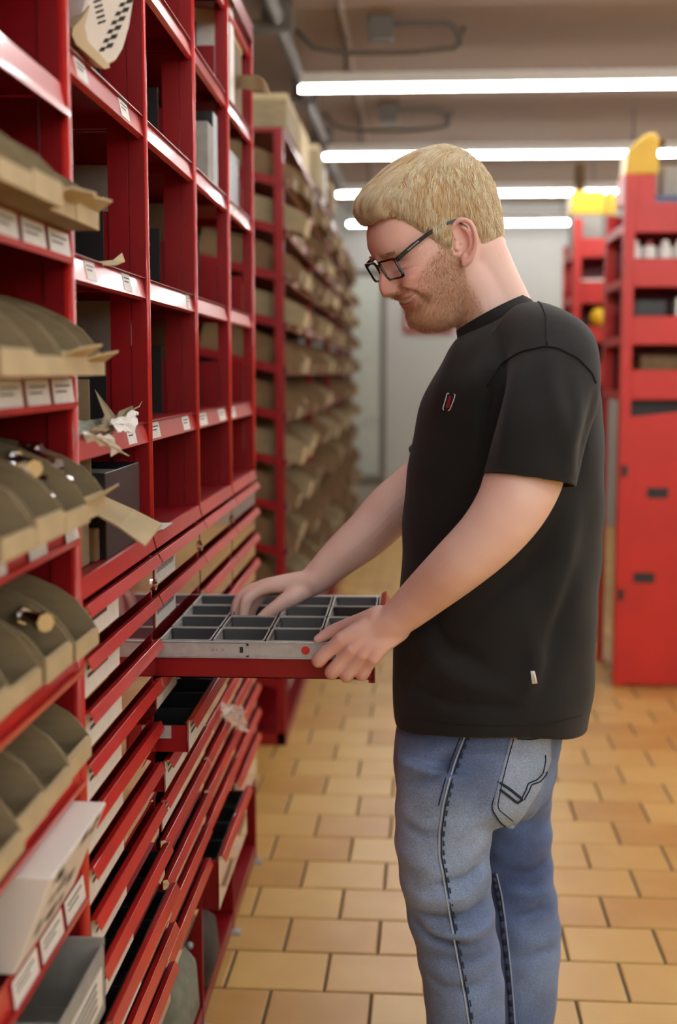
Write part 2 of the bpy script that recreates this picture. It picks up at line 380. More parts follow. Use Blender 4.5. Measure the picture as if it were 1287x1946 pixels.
# ---- drawer cabinets
PITCHZ, ZP0 = .0735, 1.134
def drawer(t, y0, y1, zt, h, dx, label=None, lines=0, lw=.2, tray=True, size=.017):
    xf = XR+.002+dx; a0, a1 = y0+.0065, y1-.0065
    d = MB().box(xf-.003, xf, a0, a1, zt-h, zt-.003).build('drawer', M_redg, t, bevel=.0006)
    p = MB(); p.sheet([(xf-.001, zt-.003), (xf+.0085, zt), (xf+.0155, zt-.0155)], 'y', a0-.001, a1+.001, .0014)
    p.build('drawer_pull', M_redlit, d, bevel=.0004)
    if label or lines:
        card(a0+.004, a0+.004+lw, zt-h+.004, zt-.005, xf+.0004, label, d, size=size, lines=lines)
    if dx > .004:
        xb = XR-.38+dx; mb = MB()
        mb.box(xb, xf-.003, a0+.004, a0+.0055, zt-h, zt-.012).box(xb, xf-.003, a1-.0055, a1-.004, zt-h, zt-.012).box(xb, xb+.002, a0+.0055, a1-.0055, zt-h, zt-.012).box(xb, xf-.003, a0+.0055, a1-.0055, zt-h, zt-h+.002)
        mb.build('drawer_box', M_red, d)
        if dx > .04:
            MB().box(XR-.02, XR+dx*.48, a0-.001, a0+.004, zt-.034, zt-.012).box(XR-.02, XR+dx*.5, a0-.003, a0-.001, zt-.014, zt-.012).box(XR-.02, XR+dx*.5, a0-.003, a0-.001, zt-.034, zt-.032).box(XR+dx*.46, XR+dx*.5, a0-.003, a0-.001, zt-.032, zt-.014).build('drawer_runner', M_steel, d)
        if tray:
            mb = MB(); mb.box(xb+.003, xf-.004, a0+.007, a1-.007, zt-h+.003, zt-.045)
            mb.box(xf-.007, xf-.004, a0+.007, a1-.007, zt-.045, zt-.008)
            for k in range(5): y = a0+.008+k*(a1-a0-.019)/4; mb.box(xb+.003, xf-.007, y, y+.003, zt-.045, zt-.013)
            mb.build('tray_insert', M_black, d)
    return d
cabs = []
OPEN_DX = .3875
dx_tab = [
    [0, 0, .002, 0, .001, .001, .004, .013, .024, .022, .02],
    [0, 0, None, 0, .056, .013, .006, .004, .007, .005, .006],
    [0, 0, 0, .003, .012, .008, .004, .003, .003, .002, .002],
    [0, 0, 0, 0, .002, .004, .002, 0, 0, .0, .0]]
lab_tab = {(1, 0): 'Linse-Blechschrauber', (1, 1): 'Senk-Blechschrauber', (1, 3): 'Blechschrauber'}
for b in range(4):
    y0, y1 = PY[b], PY[b+1]
    t = thing('drawer_cabinet', (XR-.2, (y0+y1)/2, 0), 'red drawer cabinet with %s' % ['white label cards on every drawer, nearest the camera', 'the open drawer the man reaches into', 'a clear plastic bag on a drawer pull, third from the camera', 'bare shiny drawer fronts, farthest at the end of the row'][b], 'drawer cabinet', 'red drawer cabinets')
    cabs.append(t)
    for yy in ((y0, y0+.0045), (y1-.0045, y1)):
        MB().box(XB, XR-.004, yy[0], yy[1], .03, ZT-.036).build('side_panel', M_red, t)
    for yy in (y0, y1):
        MB().box(XR-.03, XR-.002, yy-.0055, yy+.0055, .012, ZT-.036).build('post', M_red, t, bevel=.0015) if yy == y1 else None
    MB().box(XB-.002, XB, y0, y1, .03, ZT-.002).build('back_panel', M_red, t)
    top = MB().box(XB, XR-.002, y0+.001, y1-.001, ZT-.003, ZT).build('top_plate', M_red, t)
    m2 = MB(); lip(m2, y0+.006, y1-.006, ZT, x=XR+.010, h=.024, out=.006); m2.build('top_lip', M_redlit, top)
    MB().box(XB, XR-.004, y0+.0045, y1-.0045, .05, .056).box(XR-.006, XR-.004, y0+.0045, y1-.0045, .02, .05).build('base_plate', M_red, t)
    MB().tube([(XR-.01, y1, 0), (XR-.01, y1, .014)], .014, 10).box(XR-.012, XR+.014, y1-.012, y1+.012, 0, .008).build('foot_glide', M_steel, t)
    if b < 3:
        zl = ZP0-.052; yl = y1-.001
        mb = MB().tube([(XR-.002, yl, zl), (XR+.007, yl, zl)], [.0115, .0105], 14); mb.tube([(XR+.007, yl, zl), (XR+.0085, yl, zl)], .005, 10)
        mb.build('lock', M_chrome, t, smooth=False)
    n = 11
    for k in range(10):
        dx = dx_tab[b][k]
        if dx is None: continue
        zt = ZP0-PITCHZ*k
        lab = lab_tab.get((b, k)); lines = 0
        if b == 0: lab = None; lines = 2
        if b == 1 and k in (4, 5, 6): lines = 2
        drawer(t, y0, y1, zt, .0605, dx, lab, lines, lw=.215 if b == 0 else .185, size=.019)
    # tall bottom drawer
    zt = ZP0-PITCHZ*10
    drawer(t, y0, y1, zt+.0, .125 if b > 1 else .075, dx_tab[b][10] if b != 2 else .032, None, 0, tray=True)
    if b == 2:
        MB().tube([(XR-.03, y1-.006, .24), (XR-.03, y1-.013, .24)], .009, 10).build('bolt', M_steel, t, smooth=True)
    if b < 2:
        MB().tube([(XR-.03, y1-.006, .2), (XR-.03, y1-.013, .2)], .009, 10).build('bolt', M_steel, t, smooth=True)

# ---- the open drawer of the second cabinet, its runner and the sixteen bins
t = cabs[1]; y0, y1 = PY[1], PY[2]
xo = XR+OPEN_DX; zt = ZP0-PITCHZ*2; zb = .914; ztop = .981
od = MB().box(xo-.003, xo, y0+.0065, y1-.0065, zb-.004, zt-.002).build('drawer', M_redg, t, bevel=.0006)
p = MB(); p.sheet([(xo-.001, zt-.004), (xo+.010, zt+.002), (xo+.0165, zt-.0165)], 'y', y0+.0055, y1-.0055, .0014); p.build('drawer_pull', M_redlit, od)
ys0, ys1 = y0+.015, y1-.015
mb = MB()
mb.box(XR-.03, xo-.003, ys0, ys0+.0015, zb, ztop-.002).box(XR-.03, xo-.003, ys1-.0015, ys1, zb, ztop-.002).box(XR-.03, xo-.003, ys0, ys1, zb, zb+.0015).box(XR-.03, XR-.028, ys0, ys1, zb, ztop-.004)
mb.box(xo-.012, xo-.003, ys0, ys0+.0015, zb-.006, zb)
mb.build('drawer_box', M_red, od)
for s, yy in ((-1, ys0), (1, ys1)):
    e = lambda a, b_: (yy+s*a, yy+s*b_) if s > 0 else (yy-b_, yy-a)
    z0, z1 = .9505, .9800
    mb = MB(); lo, hi = e(0, .004); mb.box(XR-.02, xo-.006, lo, hi, z0+.002, z1-.001)          # inner member to the front
    lo, hi = e(.0, .007); mb.box(XR-.02, xo-.006, lo, hi, z1-.002, z1); mb.box(XR-.02, xo-.006, lo, hi, z0, z0+.0022)
    rr = mb.build('drawer_runner', M_steel, od)
    lo, hi = e(.004, .0085); mb = MB(); mb.box(XR-.03, -.282, lo, hi, z0+.0035, z1-.004)         # middle member
    q = yy-.009 if s < 0 else yy+.0085
    mb.box(XR-.03, -.279, *e(.0075, .0095), z1-.006, z1-.003); mb.box(XR-.03, -.279, *e(.0075, .0095), z0+.003, z0+.006); mb.box(-.283, -.279, *e(.0075, .0095), z0+.003, z1-.003)
    rm = mb.build('runner_slide', M_steel, od)
    if s < 0:
        mb = MB()
        for px, r_ in ((345, .003), (352, .0018), (364, .003)):
            X = at(px+60, 1243, y=q)[0]; mb.tube([(X, q+.001, .966), (X, q-.0012, .966)], [r_, r_*.6], 10)
        mb.build('rivet', M_chrome, od)
        X = at(459, 1243, y=q)[0]; MB().box(X-.003, X+.003, q-.0006, q+.001, .961, .971).build('clip', M_ink, od)
        X = at(581, 1243, y=yy-.004)[0]; MB().tube([(X, yy-.003, .9655), (X, yy-.0048, .9655)], .0075, 20).build('red_dot', M_redpl, od)
# bins
NX, NY = 4, 4; bx0, bx1, by0, by1 = XR+.004, xo-.005, ys0+.003, ys1-.003
PX, PYB = (bx1-bx0)/NX, (by1-by0)/NY; HB = .054
def rrect(hx, hy, r, z, n=3):
    pts = []
    for cx_, cy_, a0 in ((hx-r, hy-r, 0), (-hx+r, hy-r, 90), (-hx+r, -hy+r, 180), (hx-r, -hy+r, 270)):
        for k in range(n+1): a = R(a0+90*k/n); pts.append((cx_+r*math.cos(a), cy_+r*math.sin(a), z))
    return pts
def loop_mesh(loops, cap_last=True, cap_first=False):
    n = len(loops[0]); vs = [p for l in loops for p in l]; fs = []
    for i in range(len(loops)-1):
        for k in range(n): fs.append((i*n+k, i*n+(k+1) % n, (i+1)*n+(k+1) % n, (i+1)*n+k))
    if cap_last: fs.append(tuple((len(loops)-1)*n+k for k in range(n)))
    if cap_first: fs.append(tuple(range(n-1, -1, -1)))
    return vs, fs
hx, hy = PX/2-.0004, PYB/2-.0004
body = MB().add(*loop_mesh([rrect(hx-.0065, hy-.0065, .006, 0), rrect(hx-.003, hy-.003, .006, HB-.003), rrect(hx-.0025, hy-.0025, .006, HB-.002), rrect(hx-.0042, hy-.0042, .006, HB-.002), rrect(hx-.0095, hy-.0095, .009, .004), rrect(hx-.02, hy-.02, .009, .0025)], True, True))
rim = MB().add(*loop_mesh([rrect(hx-.0042, hy-.0042, .006, HB-.002), rrect(hx-.0012, hy-.0012, .006, HB-.0022), rrect(hx-.001, hy-.001, .006, HB-.0005), rrect(hx-.0018, hy-.0018, .006, HB), rrect(hx-.0036, hy-.0036, .006, HB), rrect(hx-.0042, hy-.0042, .006, HB-.002)], False))
cardm = MB().box(-hx+.0062, -hx+.0068, -hy*.62, hy*.62, .012, HB-.008)
COLN = ['next to the red rack', 'second from the red rack', 'third from the red rack', 'by the drawer front']; ROWN = ['front', 'second', 'third', 'back']
def fix(mb, name, m, smooth=True):
    o = mb.build(name, m, None, smooth=smooth); me = o.data; bpy.data.objects.remove(o); return me
me_b, me_r, me_c = fix(body, 'bin_body', M_bin), fix(rim, 'bin_rim', M_rim), fix(cardm, 'bin_card', M_greybox, False)
BINPOS = {}
for i in range(NX):
    for j in range(NY):
        c = (bx0+PX*(i+.5), by0+PYB*(j+.5), zb+.002+.0105); BINPOS[i, j] = c
        e_ = thing('small_parts_bin', c, 'black parts bin in the open drawer, %s row, %s' % (ROWN[j], COLN[i]), 'parts bin', 'parts bins in the open drawer')
        for nm, me in (('bin_body', me_b), ('rim', me_r), ('label_card', me_c)):
            o = bpy.data.objects.new(nm, me); col.objects.link(o); o.parent = e_
# dark screws lying in the bin at the back by the rack, and single ones elsewhere
sc = MB().tube([(0, 0, 0), (.018, 0, 0)], [.0018, .0012], 6).tube([(-.003, 0, 0), (0, 0, 0)], [.0042, .0042], 6)
me_s = fix(sc, 'screw', M_dark, False)
rs = random.Random(5)
for q in range(16):
    c = BINPOS[0, 3]
    o = bpy.data.objects.new('screw', me_s); col.objects.link(o)
    o.location = (c[0]+rs.uniform(-.025, .025), c[1]+rs.uniform(-.03, .035), c[2]+.008+.008*(q % 4)); o.rotation_euler = (rs.uniform(0, 6), rs.uniform(-.5, .5), rs.uniform(0, 6))
    tag(o, 'small dark screw lying in the back corner bin of the open drawer', 'screw', 'dark screws in the back bin')
# ================================================================== things on the racks
B = PY
def flap(name, pts, thick, m, label, cat='cardboard', group=None, **k):
    """a bent sheet from a grid of points (rows of equal length), given thickness"""
    rows, n = len(pts), len(pts[0]); vs = [Vector(p) for r_ in pts for p in r_]
    fs = [(i*n+j, i*n+j+1, (i+1)*n+j+1, (i+1)*n+j) for i in range(rows-1) for j in range(n-1)]
    bm = bmesh.new(); bv = [bm.verts.new(v) for v in vs]
    for f in fs: bm.faces.new([bv[i] for i in f])
    bmesh.ops.recalc_face_normals(bm, faces=bm.faces); bmesh.ops.solidify(bm, geom=bm.faces[:], thickness=thick)
    bm.verts.ensure_lookup_table()
    mb = MB().add([v.co.copy() for v in bm.verts], [tuple(v.index for v in f.verts) for f in bm.faces]) if not bm.verts.index_update() else None
    bm.free()
    return solo(name, mb, m, label, cat, group, **k)
# white vented plastic bin leaning out of the top of the nearest bay
t = thing('vented_bin', (-.45, 1.75, 2.13), 'white plastic bin with black slots sticking out of the top shelf', 'plastic bin')
def tri(p, ax): return p
bn_ = Vector((.72, -.64, -.26)).normalized(); bp_ = at(195, 120, y=1.79)
def onbin(u, v, lift=0.0):
    d = ray(u, v); return CAMP+d*((bp_-CAMP).dot(bn_)/d.dot(bn_))+bn_*lift
outline = [onbin(u, v) for u, v in ((176, -40), (160, 20), (158, 50), (164, 78), (182, 108), (205, 124), (222, 116), (236, 92), (248, 50), (262, -40))]
nn = len(outline); dv = Vector((-.10, .05, .01))
MB().add([tuple(p) for p in outline]+[tuple(p+dv) for p in outline], [tuple(range(nn)), tuple(range(2*nn-1, nn-1, -1))]+[(i, i+nn, (i+1) % nn+nn, (i+1) % nn) for i in range(nn)]).build('bin_body', M_wplast, t, bevel=.003)
rim_ = [onbin(u, v) for u, v in ((168, 10), (152, 35), (136, 52), (134, 66), (142, 84), (196, 131), (206, 128), (205, 122), (164, 78), (158, 50))]; nn = len(rim_)
MB().add([tuple(p+bn_*.004) for p in rim_]+[tuple(p-bn_*.02) for p in rim_], [tuple(range(nn)), tuple(range(2*nn-1, nn-1, -1))]+[(i, i+nn, (i+1) % nn+nn, (i+1) % nn) for i in range(nn)]).build('rim', M_cream, t)
def slot(pix, name):
    pts = [onbin(u, v, .0012) for u, v in pix]
    MB().add([tuple(p) for p in pts]+[tuple(p-bn_*.003) for p in pts], [(0,1,2,3),(7,6,5,4),(0,4,5,1),(1,5,6,2),(2,6,7,3),(3,7,4,0)]).build(name, M_slot, t)
for k in range(7):
    u0, v0 = 188+k*7.5, 98-k*17
    slot([(u0, v0), (u0+9, v0-1), (u0+13, v0-9), (u0+4, v0-8)], 'slot'); slot([(u0+13, v0-6), (u0+24, v0-8), (u0+28, v0-17), (u0+17, v0-15)], 'slot')
for k in range(5):
    u0, v0 = 186-k*2, 46-k*10; slot([(u0, v0), (u0+14, v0-5), (u0+14, v0-9), (u0, v0-4)], 'print')
# grey boxes and sheets seen through the bays
def carton(x0, x1, y0, y1, z0, z1, m, label, name='carton', cat='carton', lid=None, group=None):
    t = thing(name, ((x0+x1)/2, (y0+y1)/2, z0), label, cat, group)
    MB().box(x0, x1, y0, y1, z0+.0004, z1).build('box', m, t, bevel=.002)
    if lid: MB().box(x0-.002, x1+.002, y0-.002, y1+.002, z1-.02, z1+.002).build('lid', lid, t, bevel=.001)
    return t
carton(-.63, -.525, 2.30, 2.36, SH[4], SH[4]+.215, M_greybox, 'pale grey carton standing on the shelf behind the nearest black divider')
carton(-.62, -.54, 2.34, 2.42, SH[3], SH[3]+.22, M_greybox, 'small pale grey carton one shelf above the taller grey one')
carton(-.60, -.495, 2.80, 2.88, SH[4], SH[4]+.2, M_cardD, 'brown carton standing in the third bay at eye level')
carton(-.60, -.495, 2.80, 2.86, SH[3], SH[3]+.21, M_cardD, 'dark brown carton in the third bay above eye level')
carton(-.56, -.455, 2.95, 3.02, SH[2], SH[2]+.17, M_black, 'black carton beside the grey book-like box high in the third bay')
carton(-.52, -.452, 2.86, 2.93, SH[2], SH[2]+.13, M_greybox, 'grey book-like box high in the third bay')
carton(-.60, -.47, 3.25, 3.5, SH[2], SH[2]+.15, M_black, 'black box high in the farthest bay')
carton(-.60, -.46, 3.3, 3.5, SH[1], SH[1]+.2, M_cardD, 'brown box with a torn flap on the top shelf of the farthest bay', lid=M_cardL)
carton(-.55, -.45, 3.22, 3.28, SH[1], SH[1]+.26, M_white, 'upright white carton on the top shelf of the farthest bay')
p0 = at(466, 150, x=-.44)
flap('torn_flap', [[at(455, 143, y=3.45), at(487, 143, y=3.4), at(500, 150, y=3.36), at(508, 162, y=3.35)], [at(455, 168, y=3.45), at(487, 172, y=3.4), at(503, 170, y=3.36), at(516, 183, y=3.35)]], .003, M_cardL, 'torn pale cardboard flap sticking out of the farthest top shelf')
# twisted paper scrap on the shelf
flap('paper_scrap', [[at(188, 497, x=-.46), at(215, 494, x=-.45), at(232, 480, x=-.448)], [at(195, 503, x=-.445), at(222, 503, x=-.44), at(238, 497, x=-.44)]], .0015, M_cardL, 'small curled scrap of brown paper on the shelf edge above eye level')
# crumpled papers and torn cardboard hanging over the eye-level shelf
rp = random.Random(11)
def crumple(quads, amp, n=6):
    a, b_, c, d = [Vector(q) for q in quads]; g = []
    for i in range(n+1):
        r_ = []
        for j in range(n+1):
            u, v = i/n, j/n; p = a.lerp(b_, v).lerp(d.lerp(c, v), u)
            r_.append(p+Vector((rp.uniform(-amp, amp), rp.uniform(-amp, amp), rp.uniform(-amp, amp))))
        g.append(r_)
    return g
flap('white_paper', crumple([at(212, 800, x=-.43), at(262, 780, x=-.42), at(256, 820, x=-.41), at(222, 818, x=-.42)], .004), .001, M_white, 'crumpled white paper on the shelf edge above the cardboard box', 'paper')
flap('white_paper', crumple([at(150, 822, x=-.42), at(205, 828, x=-.41), at(243, 866, x=-.405), at(190, 840, x=-.42)], .003), .001, M_white, 'long white paper strip hanging off the shelf below the crumpled one', 'paper')
flap('torn_cardboard', crumple([at(165, 822, x=-.44), at(208, 800, x=-.44), at(274, 762, x=-.43), at(215, 815, x=-.43)], .003), .0025, M_card, 'torn brown cardboard strip rising behind the crumpled paper')
flap('torn_cardboard', crumple([at(137, 800, x=-.47), at(200, 795, x=-.47), at(215, 822, x=-.45), at(137, 830, x=-.45)], .002), .0025, M_olive, 'flat grey cardboard sheet lying on the eye-level shelf')
# cardboard box with open flap, black boxes and papers on the cabinet top
t = thing('cardboard_box', (-.5, 1.76, ZT), 'tall cardboard box with an open top flap on the nearest drawer cabinet', 'cardboard box')
MB().box(-.60, -.468, 1.68, 1.81, ZT+.0004, ZT+.135).build('box', M_card, t, bevel=.002)
g = [[at(162, 965, y=1.80), at(185, 937, y=1.86)], [at(225, 1000, y=1.77), at(255, 968, y=1.86)], [at(275, 1036, y=1.75), at(308, 995, y=1.86)]]
bmf = MB(); top_ = [Vector(p) for r_ in g for p in r_]; dn = Vector((0, 0, -.003))
bmf.add([tuple(p) for p in top_]+[tuple(p+dn) for p in top_], [(0,1,3,2),(2,3,5,4),(6,8,9,7),(8,10,11,9),(0,2,8,6),(2,4,10,8),(1,7,9,3),(3,9,11,5),(0,6,7,1),(4,5,11,10)])
bmf.build('flap', M_cardL, t)
MB().box(-.56, -.47, 1.835, 1.838, ZT+.13, ZT+.27).build('flap', M_card, t)
t = thing('black_box', (-.5, 1.95, ZT), 'black plastic box with grey insert behind the cardboard flap', 'box')
mb = MB(); mb.box(-.62, -.455, 1.86, 1.864, ZT+.0004, ZT+.13).box(-.62, -.455, 2.096, 2.10, ZT+.0004, ZT+.13).box(-.62, -.616, 1.864, 2.096, ZT+.0004, ZT+.13).box(-.459, -.455, 1.864, 2.096, ZT+.0004, ZT+.13).box(-.616, -.459, 1.864, 2.096, ZT+.0004, ZT+.004)
mb.build('box', M_black, t, bevel=.001)
MB().box(-.57, -.47, 1.95, 2.05, ZT+.005, ZT+.122).build('insert', M_greybox, t, bevel=.002)
carton(-.53, -.462, 1.822, 1.848, ZT, ZT+.05, M_cardD, 'small brown carton under the open cardboard flap')
for k in range(4):
    solo('paper_note', MB().box(-.50+.006*k, -.452+.006*k, 2.16+.01*k, 2.26+.008*k, ZT+.0005+.0012*k, ZT+.0012+.0012*k), M_white, 'loose white paper slip on the cabinet top beside the black box, %s from the bottom' % ORD[k], 'paper', 'paper slips by the black box')
# clear plastic bag over a pull of the third cabinet
zc = 1.45-(1360-705)*2.8/2400
flap('plastic_bag', crumple([at(418, 1338, x=XR+.032), at(462, 1340, x=XR+.034), at(470, 1395, x=XR+.036), at(430, 1368, x=XR+.036)], .006, 8), .0006, M_film, 'crumpled clear plastic bag hanging on the red drawer pulls', 'plastic bag')
# foot space
solo('grey_sack', MB().add(*loop_mesh([rrect(.07, .1, .05, 0), rrect(.09, .12, .06, .05), rrect(.085, .115, .06, .14), rrect(.05, .07, .03, .2)], True, True)), M_olive, 'grey-green sack in the foot space under the second cabinet', 'sack', smooth=True).location = (-.53, 2.48, .0565)
solo('dark_sack', MB().add(*loop_mesh([rrect(.07, .09, .05, 0), rrect(.085, .1, .06, .05), rrect(.075, .095, .05, .12), rrect(.04, .05, .03, .16)], True, True)), M_dark, 'dark grey bag in the foot space under the third cabinet', 'sack', smooth=True).location = (-.52, 2.76, .0565)

# ================================================================== nearest rack with scooped cardboard bins
ya0, ya1 = 1.165, 1.6435
SA = [1.985, 1.80, 1.616, 1.432, 1.254, 1.078, .925, .762, .59, .42, .25]
t = thing('shelf_rack', (XR-.2, (ya0+ya1)/2, 0), 'red shelf rack holding scooped cardboard bins, nearest the camera on the left', 'shelf rack')
for yy in ((ya0, ya0+.012), (ya1-.0135, ya1)):
    MB().box(XR-.03, XR, yy[0], yy[1], 0, 2.40).build('post', M_red, t, bevel=.002, bseg=2)
    MB().box(XB, XB+.03, yy[0], yy[1], 0, 2.40).build('post', M_red, t)
    MB().tube([(XR+.001, yy[1]-.0035, 0), (XR+.001, yy[1]-.0035, 1.155), (XR+.001, yy[1]-.0035, 1.156), (XR+.001, yy[1]-.0035, 2.4)], [.0095, .0095, .0088, .0088], 14).build('post_edge', M_redlit, t, smooth=True)
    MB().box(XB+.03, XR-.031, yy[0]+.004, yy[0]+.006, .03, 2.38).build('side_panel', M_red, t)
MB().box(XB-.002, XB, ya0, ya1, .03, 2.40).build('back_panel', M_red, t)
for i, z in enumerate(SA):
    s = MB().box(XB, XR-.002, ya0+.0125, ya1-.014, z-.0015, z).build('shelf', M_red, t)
    m2 = MB(); m2.sheet([(XR-.001, z+.012), (XR+.004, z-.028), (XR+.012, z-.030), (XR+.013, z-.022)], 'y', ya0+.0125, ya1-.014, .0018); m2.build('shelf_lip', M_redlit, s)
    if i in (2, 3, 4, 7):
        for k in range(3):
            a = ya0+.155+k*.108 if i != 4 else ya0+.10+k*.155
            card(a, a+(.092 if i != 4 else .07), z-.024, z+.008, XR+.0045, parent=t, tilt=.0035, lines=2)
def scoop_bin(w, h, D, hf, m, m2):
    """open cardboard bin, sides cut in a curve from the high back down to a low front; origin at front bottom centre, front towards +X"""
    prof = [(0, 0), (0, hf)]
    for k in range(1, 9):
        a = R(90*k/8); prof.append((-.006-(D*.62)*(1-math.cos(a)), hf+(h-hf)*math.sin(a)))
    prof += [(-D, h), (-D, 0)]
    tk = .003
    b1 = MB(); b1.prism(prof, 'y', -w/2, -w/2+tk); b1.prism(prof, 'y', w/2-tk, w/2)
    b1.box(-D, 0, -w/2+tk, w/2-tk, 0, tk); b1.box(-D, -D+tk, -w/2+tk, w/2-tk, tk, h)
    b2 = MB(); b2.box(-.004, 0, -w/2+tk, w/2-tk, tk, hf); b2.box(0, .0025, -w/2, w/2, 0, hf*.9)
    return fix(b1, 'bin_tray', m, False), fix(b2, 'front_band', m2, False)
BW = (ya1-ya0-.03)/4
va = [scoop_bin(BW-.004, .118, .42, .022, M_card, M_cardL), scoop_bin(BW-.004, .108, .42, .028, M_card, M_cardL)]
rb = random.Random(2)
def place_bin(v, loc, label, group, rot=0, tilt=0):
    e_ = thing('cardboard_bin', loc, label, 'cardboard bin', group); e_.rotation_euler = (0, tilt, rot)
    for nm, me in zip(('bin_tray', 'front_band'), v):
        o = bpy.data.objects.new(nm, me); col.objects.link(o); o.parent = e_
    return e_
SHN = {2: 'third', 3: 'fourth', 4: 'fifth', 5: 'sixth', 6: 'seventh'}
ANEAR = ['farthest from the post', 'second from the camera', 'third from the camera', 'beside the red post']
for i in (2, 3, 4, 5, 6):
    for k in range(4):
        z = SA[i]; yc = ya0+.015+BW*(k+.5)
        xo_ = XR+.048+rb.uniform(-.006, .012)-(.028 if i > 4 else 0)
        e_ = place_bin(va[(i+k) % 2], (xo_, yc, z+.0125), 'scooped cardboard bin on the %s shelf of the nearest rack, %s' % (SHN[i], ANEAR[k]), 'cardboard bins on the nearest rack')
        if (i, k) in ((2, 3), (2, 2), (3, 3), (3, 2), (4, 3)):
            hz = (.022, .028)[(i+k) % 2]; q = BW/2-.004; L1 = .018+.008*((i*k) % 3)
            P_ = [(.003, -q, hz*.9), (.003, q, hz*.9), (.003+L1, q*1.0, hz+.010), (.003+L1*.8, -q*.8, hz+.004)]; P_ = [Vector(p)+Vector((xo_, yc, z+.0125)) for p in P_]
            MB().add(P_+[p+Vector((0, 0, -.0025)) for p in P_], [(0,1,2,3),(7,6,5,4),(0,4,5,1),(1,5,6,2),(2,6,7,3),(3,7,4,0)]).build('front_flap', M_cardL, e_)
# steel fittings in the bins
ft = MB().tube([(-.02, 0, 0), (.02, 0, 0)], .008, 10).tube([(.02, 0, 0), (.03, 0, 0)], [.012, .012], 8).tube([(-.03, 0, 0), (-.02, 0, 0)], [.011, .011], 6)
me_ft = fix(ft, 'pipe_fitting', M_chrome, False)
for (i, k, n) in ((4, 2, 18), (4, 3, 12), (3, 2, 3), (5, 2, 3), (5, 1, 2)):
    z = SA[i]; yc = ya0+.015+BW*(k+.5)
    for q in range(n):
        o = bpy.data.objects.new('pipe_fitting', me_ft); col.objects.link(o)
        o.location = (XR+.0-rb.uniform(0, .10), yc+rb.uniform(-.035, .035), z+.050+.012*(q % 4)); o.rotation_euler = (rb.uniform(0, 6), rb.uniform(-.4, .4), rb.uniform(0, 6))
        tag(o, 'shiny steel pipe fitting heaped in a cardboard bin on the %s shelf' % SHN[i], 'pipe fitting', 'steel fittings on the %s shelf' % SHN[i])
# white carton with black print, and the open grey carton below it
z = SA[7]
t = thing('white_carton', (XR, 1.5, z), 'white carton with black printed marks and a slanted open top', 'carton')
MB().prism([(XR-.3, z+.0125), (XR+.005, z+.0125), (XR+.052, z+.128), (XR-.3, z+.135)], 'y', 1.33, 1.58).build('box', M_wplast, t, bevel=.002)
rk = random.Random(4)
for k in range(14):
    f = rk.uniform(.1, .92); y_ = rk.uniform(1.34, 1.56); w_ = rk.uniform(.014, .034); h_ = rk.uniform(.06, .16)
    f2 = min(.97, f+h_); X = lambda q: XR+.005+.047*q+.0006
    Z = lambda q: z+.0125+.1155*q
    MB().add([(X(f), y_, Z(f)), (X(f), y_+w_, Z(f)), (X(f2), y_+w_, Z(f2)), (X(f2), y_, Z(f2))], [(0,1,2,3)]).build('print', M_slot, t)
z = SA[8]
t = thing('open_carton', (XR, 1.5, z), 'grey open-topped carton sticking out of the lowest shelf in view', 'carton')
mb = MB(); x0, x1, a0, a1, zz0, zz1 = XR-.3, XR+.045, 1.35, 1.58, z+.0125, z+.115
mb.box(x0, x1, a0, a0+.004, zz0, zz1).box(x0, x1, a1-.004, a1, zz0, zz1).box(x1-.004, x1, a0, a1, zz0, zz1-.01).box(x0, x0+.004, a0, a1, zz0, zz1).box(x0, x1, a0, a1, zz0, zz0+.004)
mb.build('box', M_greybox, t); MB().box(x1, x1+.001, a0+.02, a1-.02, zz0+.02, zz0+.07).build('label_card', M_white, t)
for k in range(4): MB().box(x1+.001, x1+.0014, a0+.03, a1-.05, zz0+.03+k*.01, zz0+.034+k*.01).build('print', M_slot, t)

# ================================================================== far rack with tilted shelves
XF, DF, YF0, YF1 = -.475, .46, 4.78, 10.25
ZF = [2.143-.1735*k for k in range(12)]
TL = math.atan(.24)
t = thing('shelf_rack', (XF-DF/2, (YF0+YF1)/2, 0), 'long red rack with tilted shelves full of cardboard bins behind the drawers', 'shelf rack')
for y in (YF0, 6.14, 7.5, 8.86, YF1):
    MB().box(XF-.035, XF, y-.012, y+.012, 0, 2.33).build('post', M_red, t, bevel=.002)
    MB().box(XF-DF, XF-DF+.035, y-.012, y+.012, 0, 2.33).build('post', M_red, t)
MB().box(XF-DF, XF, YF0-.008, YF1, 2.33, 2.345).build('top_shelf', M_red, t)
MB().box(XF-DF, XF, YF0-.012, YF1, 0.0, .05).build('plinth', M_red, t)
MB().box(XF-DF-.004, XF-DF, YF0, YF1, .05, 2.33).build('back_panel', M_cardD, t)
for z in ZF:
    sx = XF; bx = XF-DF+.036; dzb = (sx-bx)*math.tan(TL)
    s = MB().prism([(sx, z-.016), (sx, z+.016), (bx, z+.016+dzb), (bx, z-.016+dzb)], 'y', YF0-.01, YF0-.004).prism([(sx, z-.016), (sx, z-.013), (bx, z-.013+dzb), (bx, z-.016+dzb)], 'y', YF0-.004, YF1).build('shelf', M_red, t)
    MB().sheet([(sx, z-.016), (sx+.012, z-.016), (sx+.016, z+.018)], 'y', YF0, YF1, .002).build('shelf_lip', M_palelip, s)
vf = [scoop_bin(.185, .115, .40, .045, M_cardD, M_card), scoop_bin(.185, .12, .40, .035, M_cardD, M_cardD), scoop_bin(.185, .10, .40, .06, M_card, M_cardL)]
rb = random.Random(8); NC = 26; count = 0
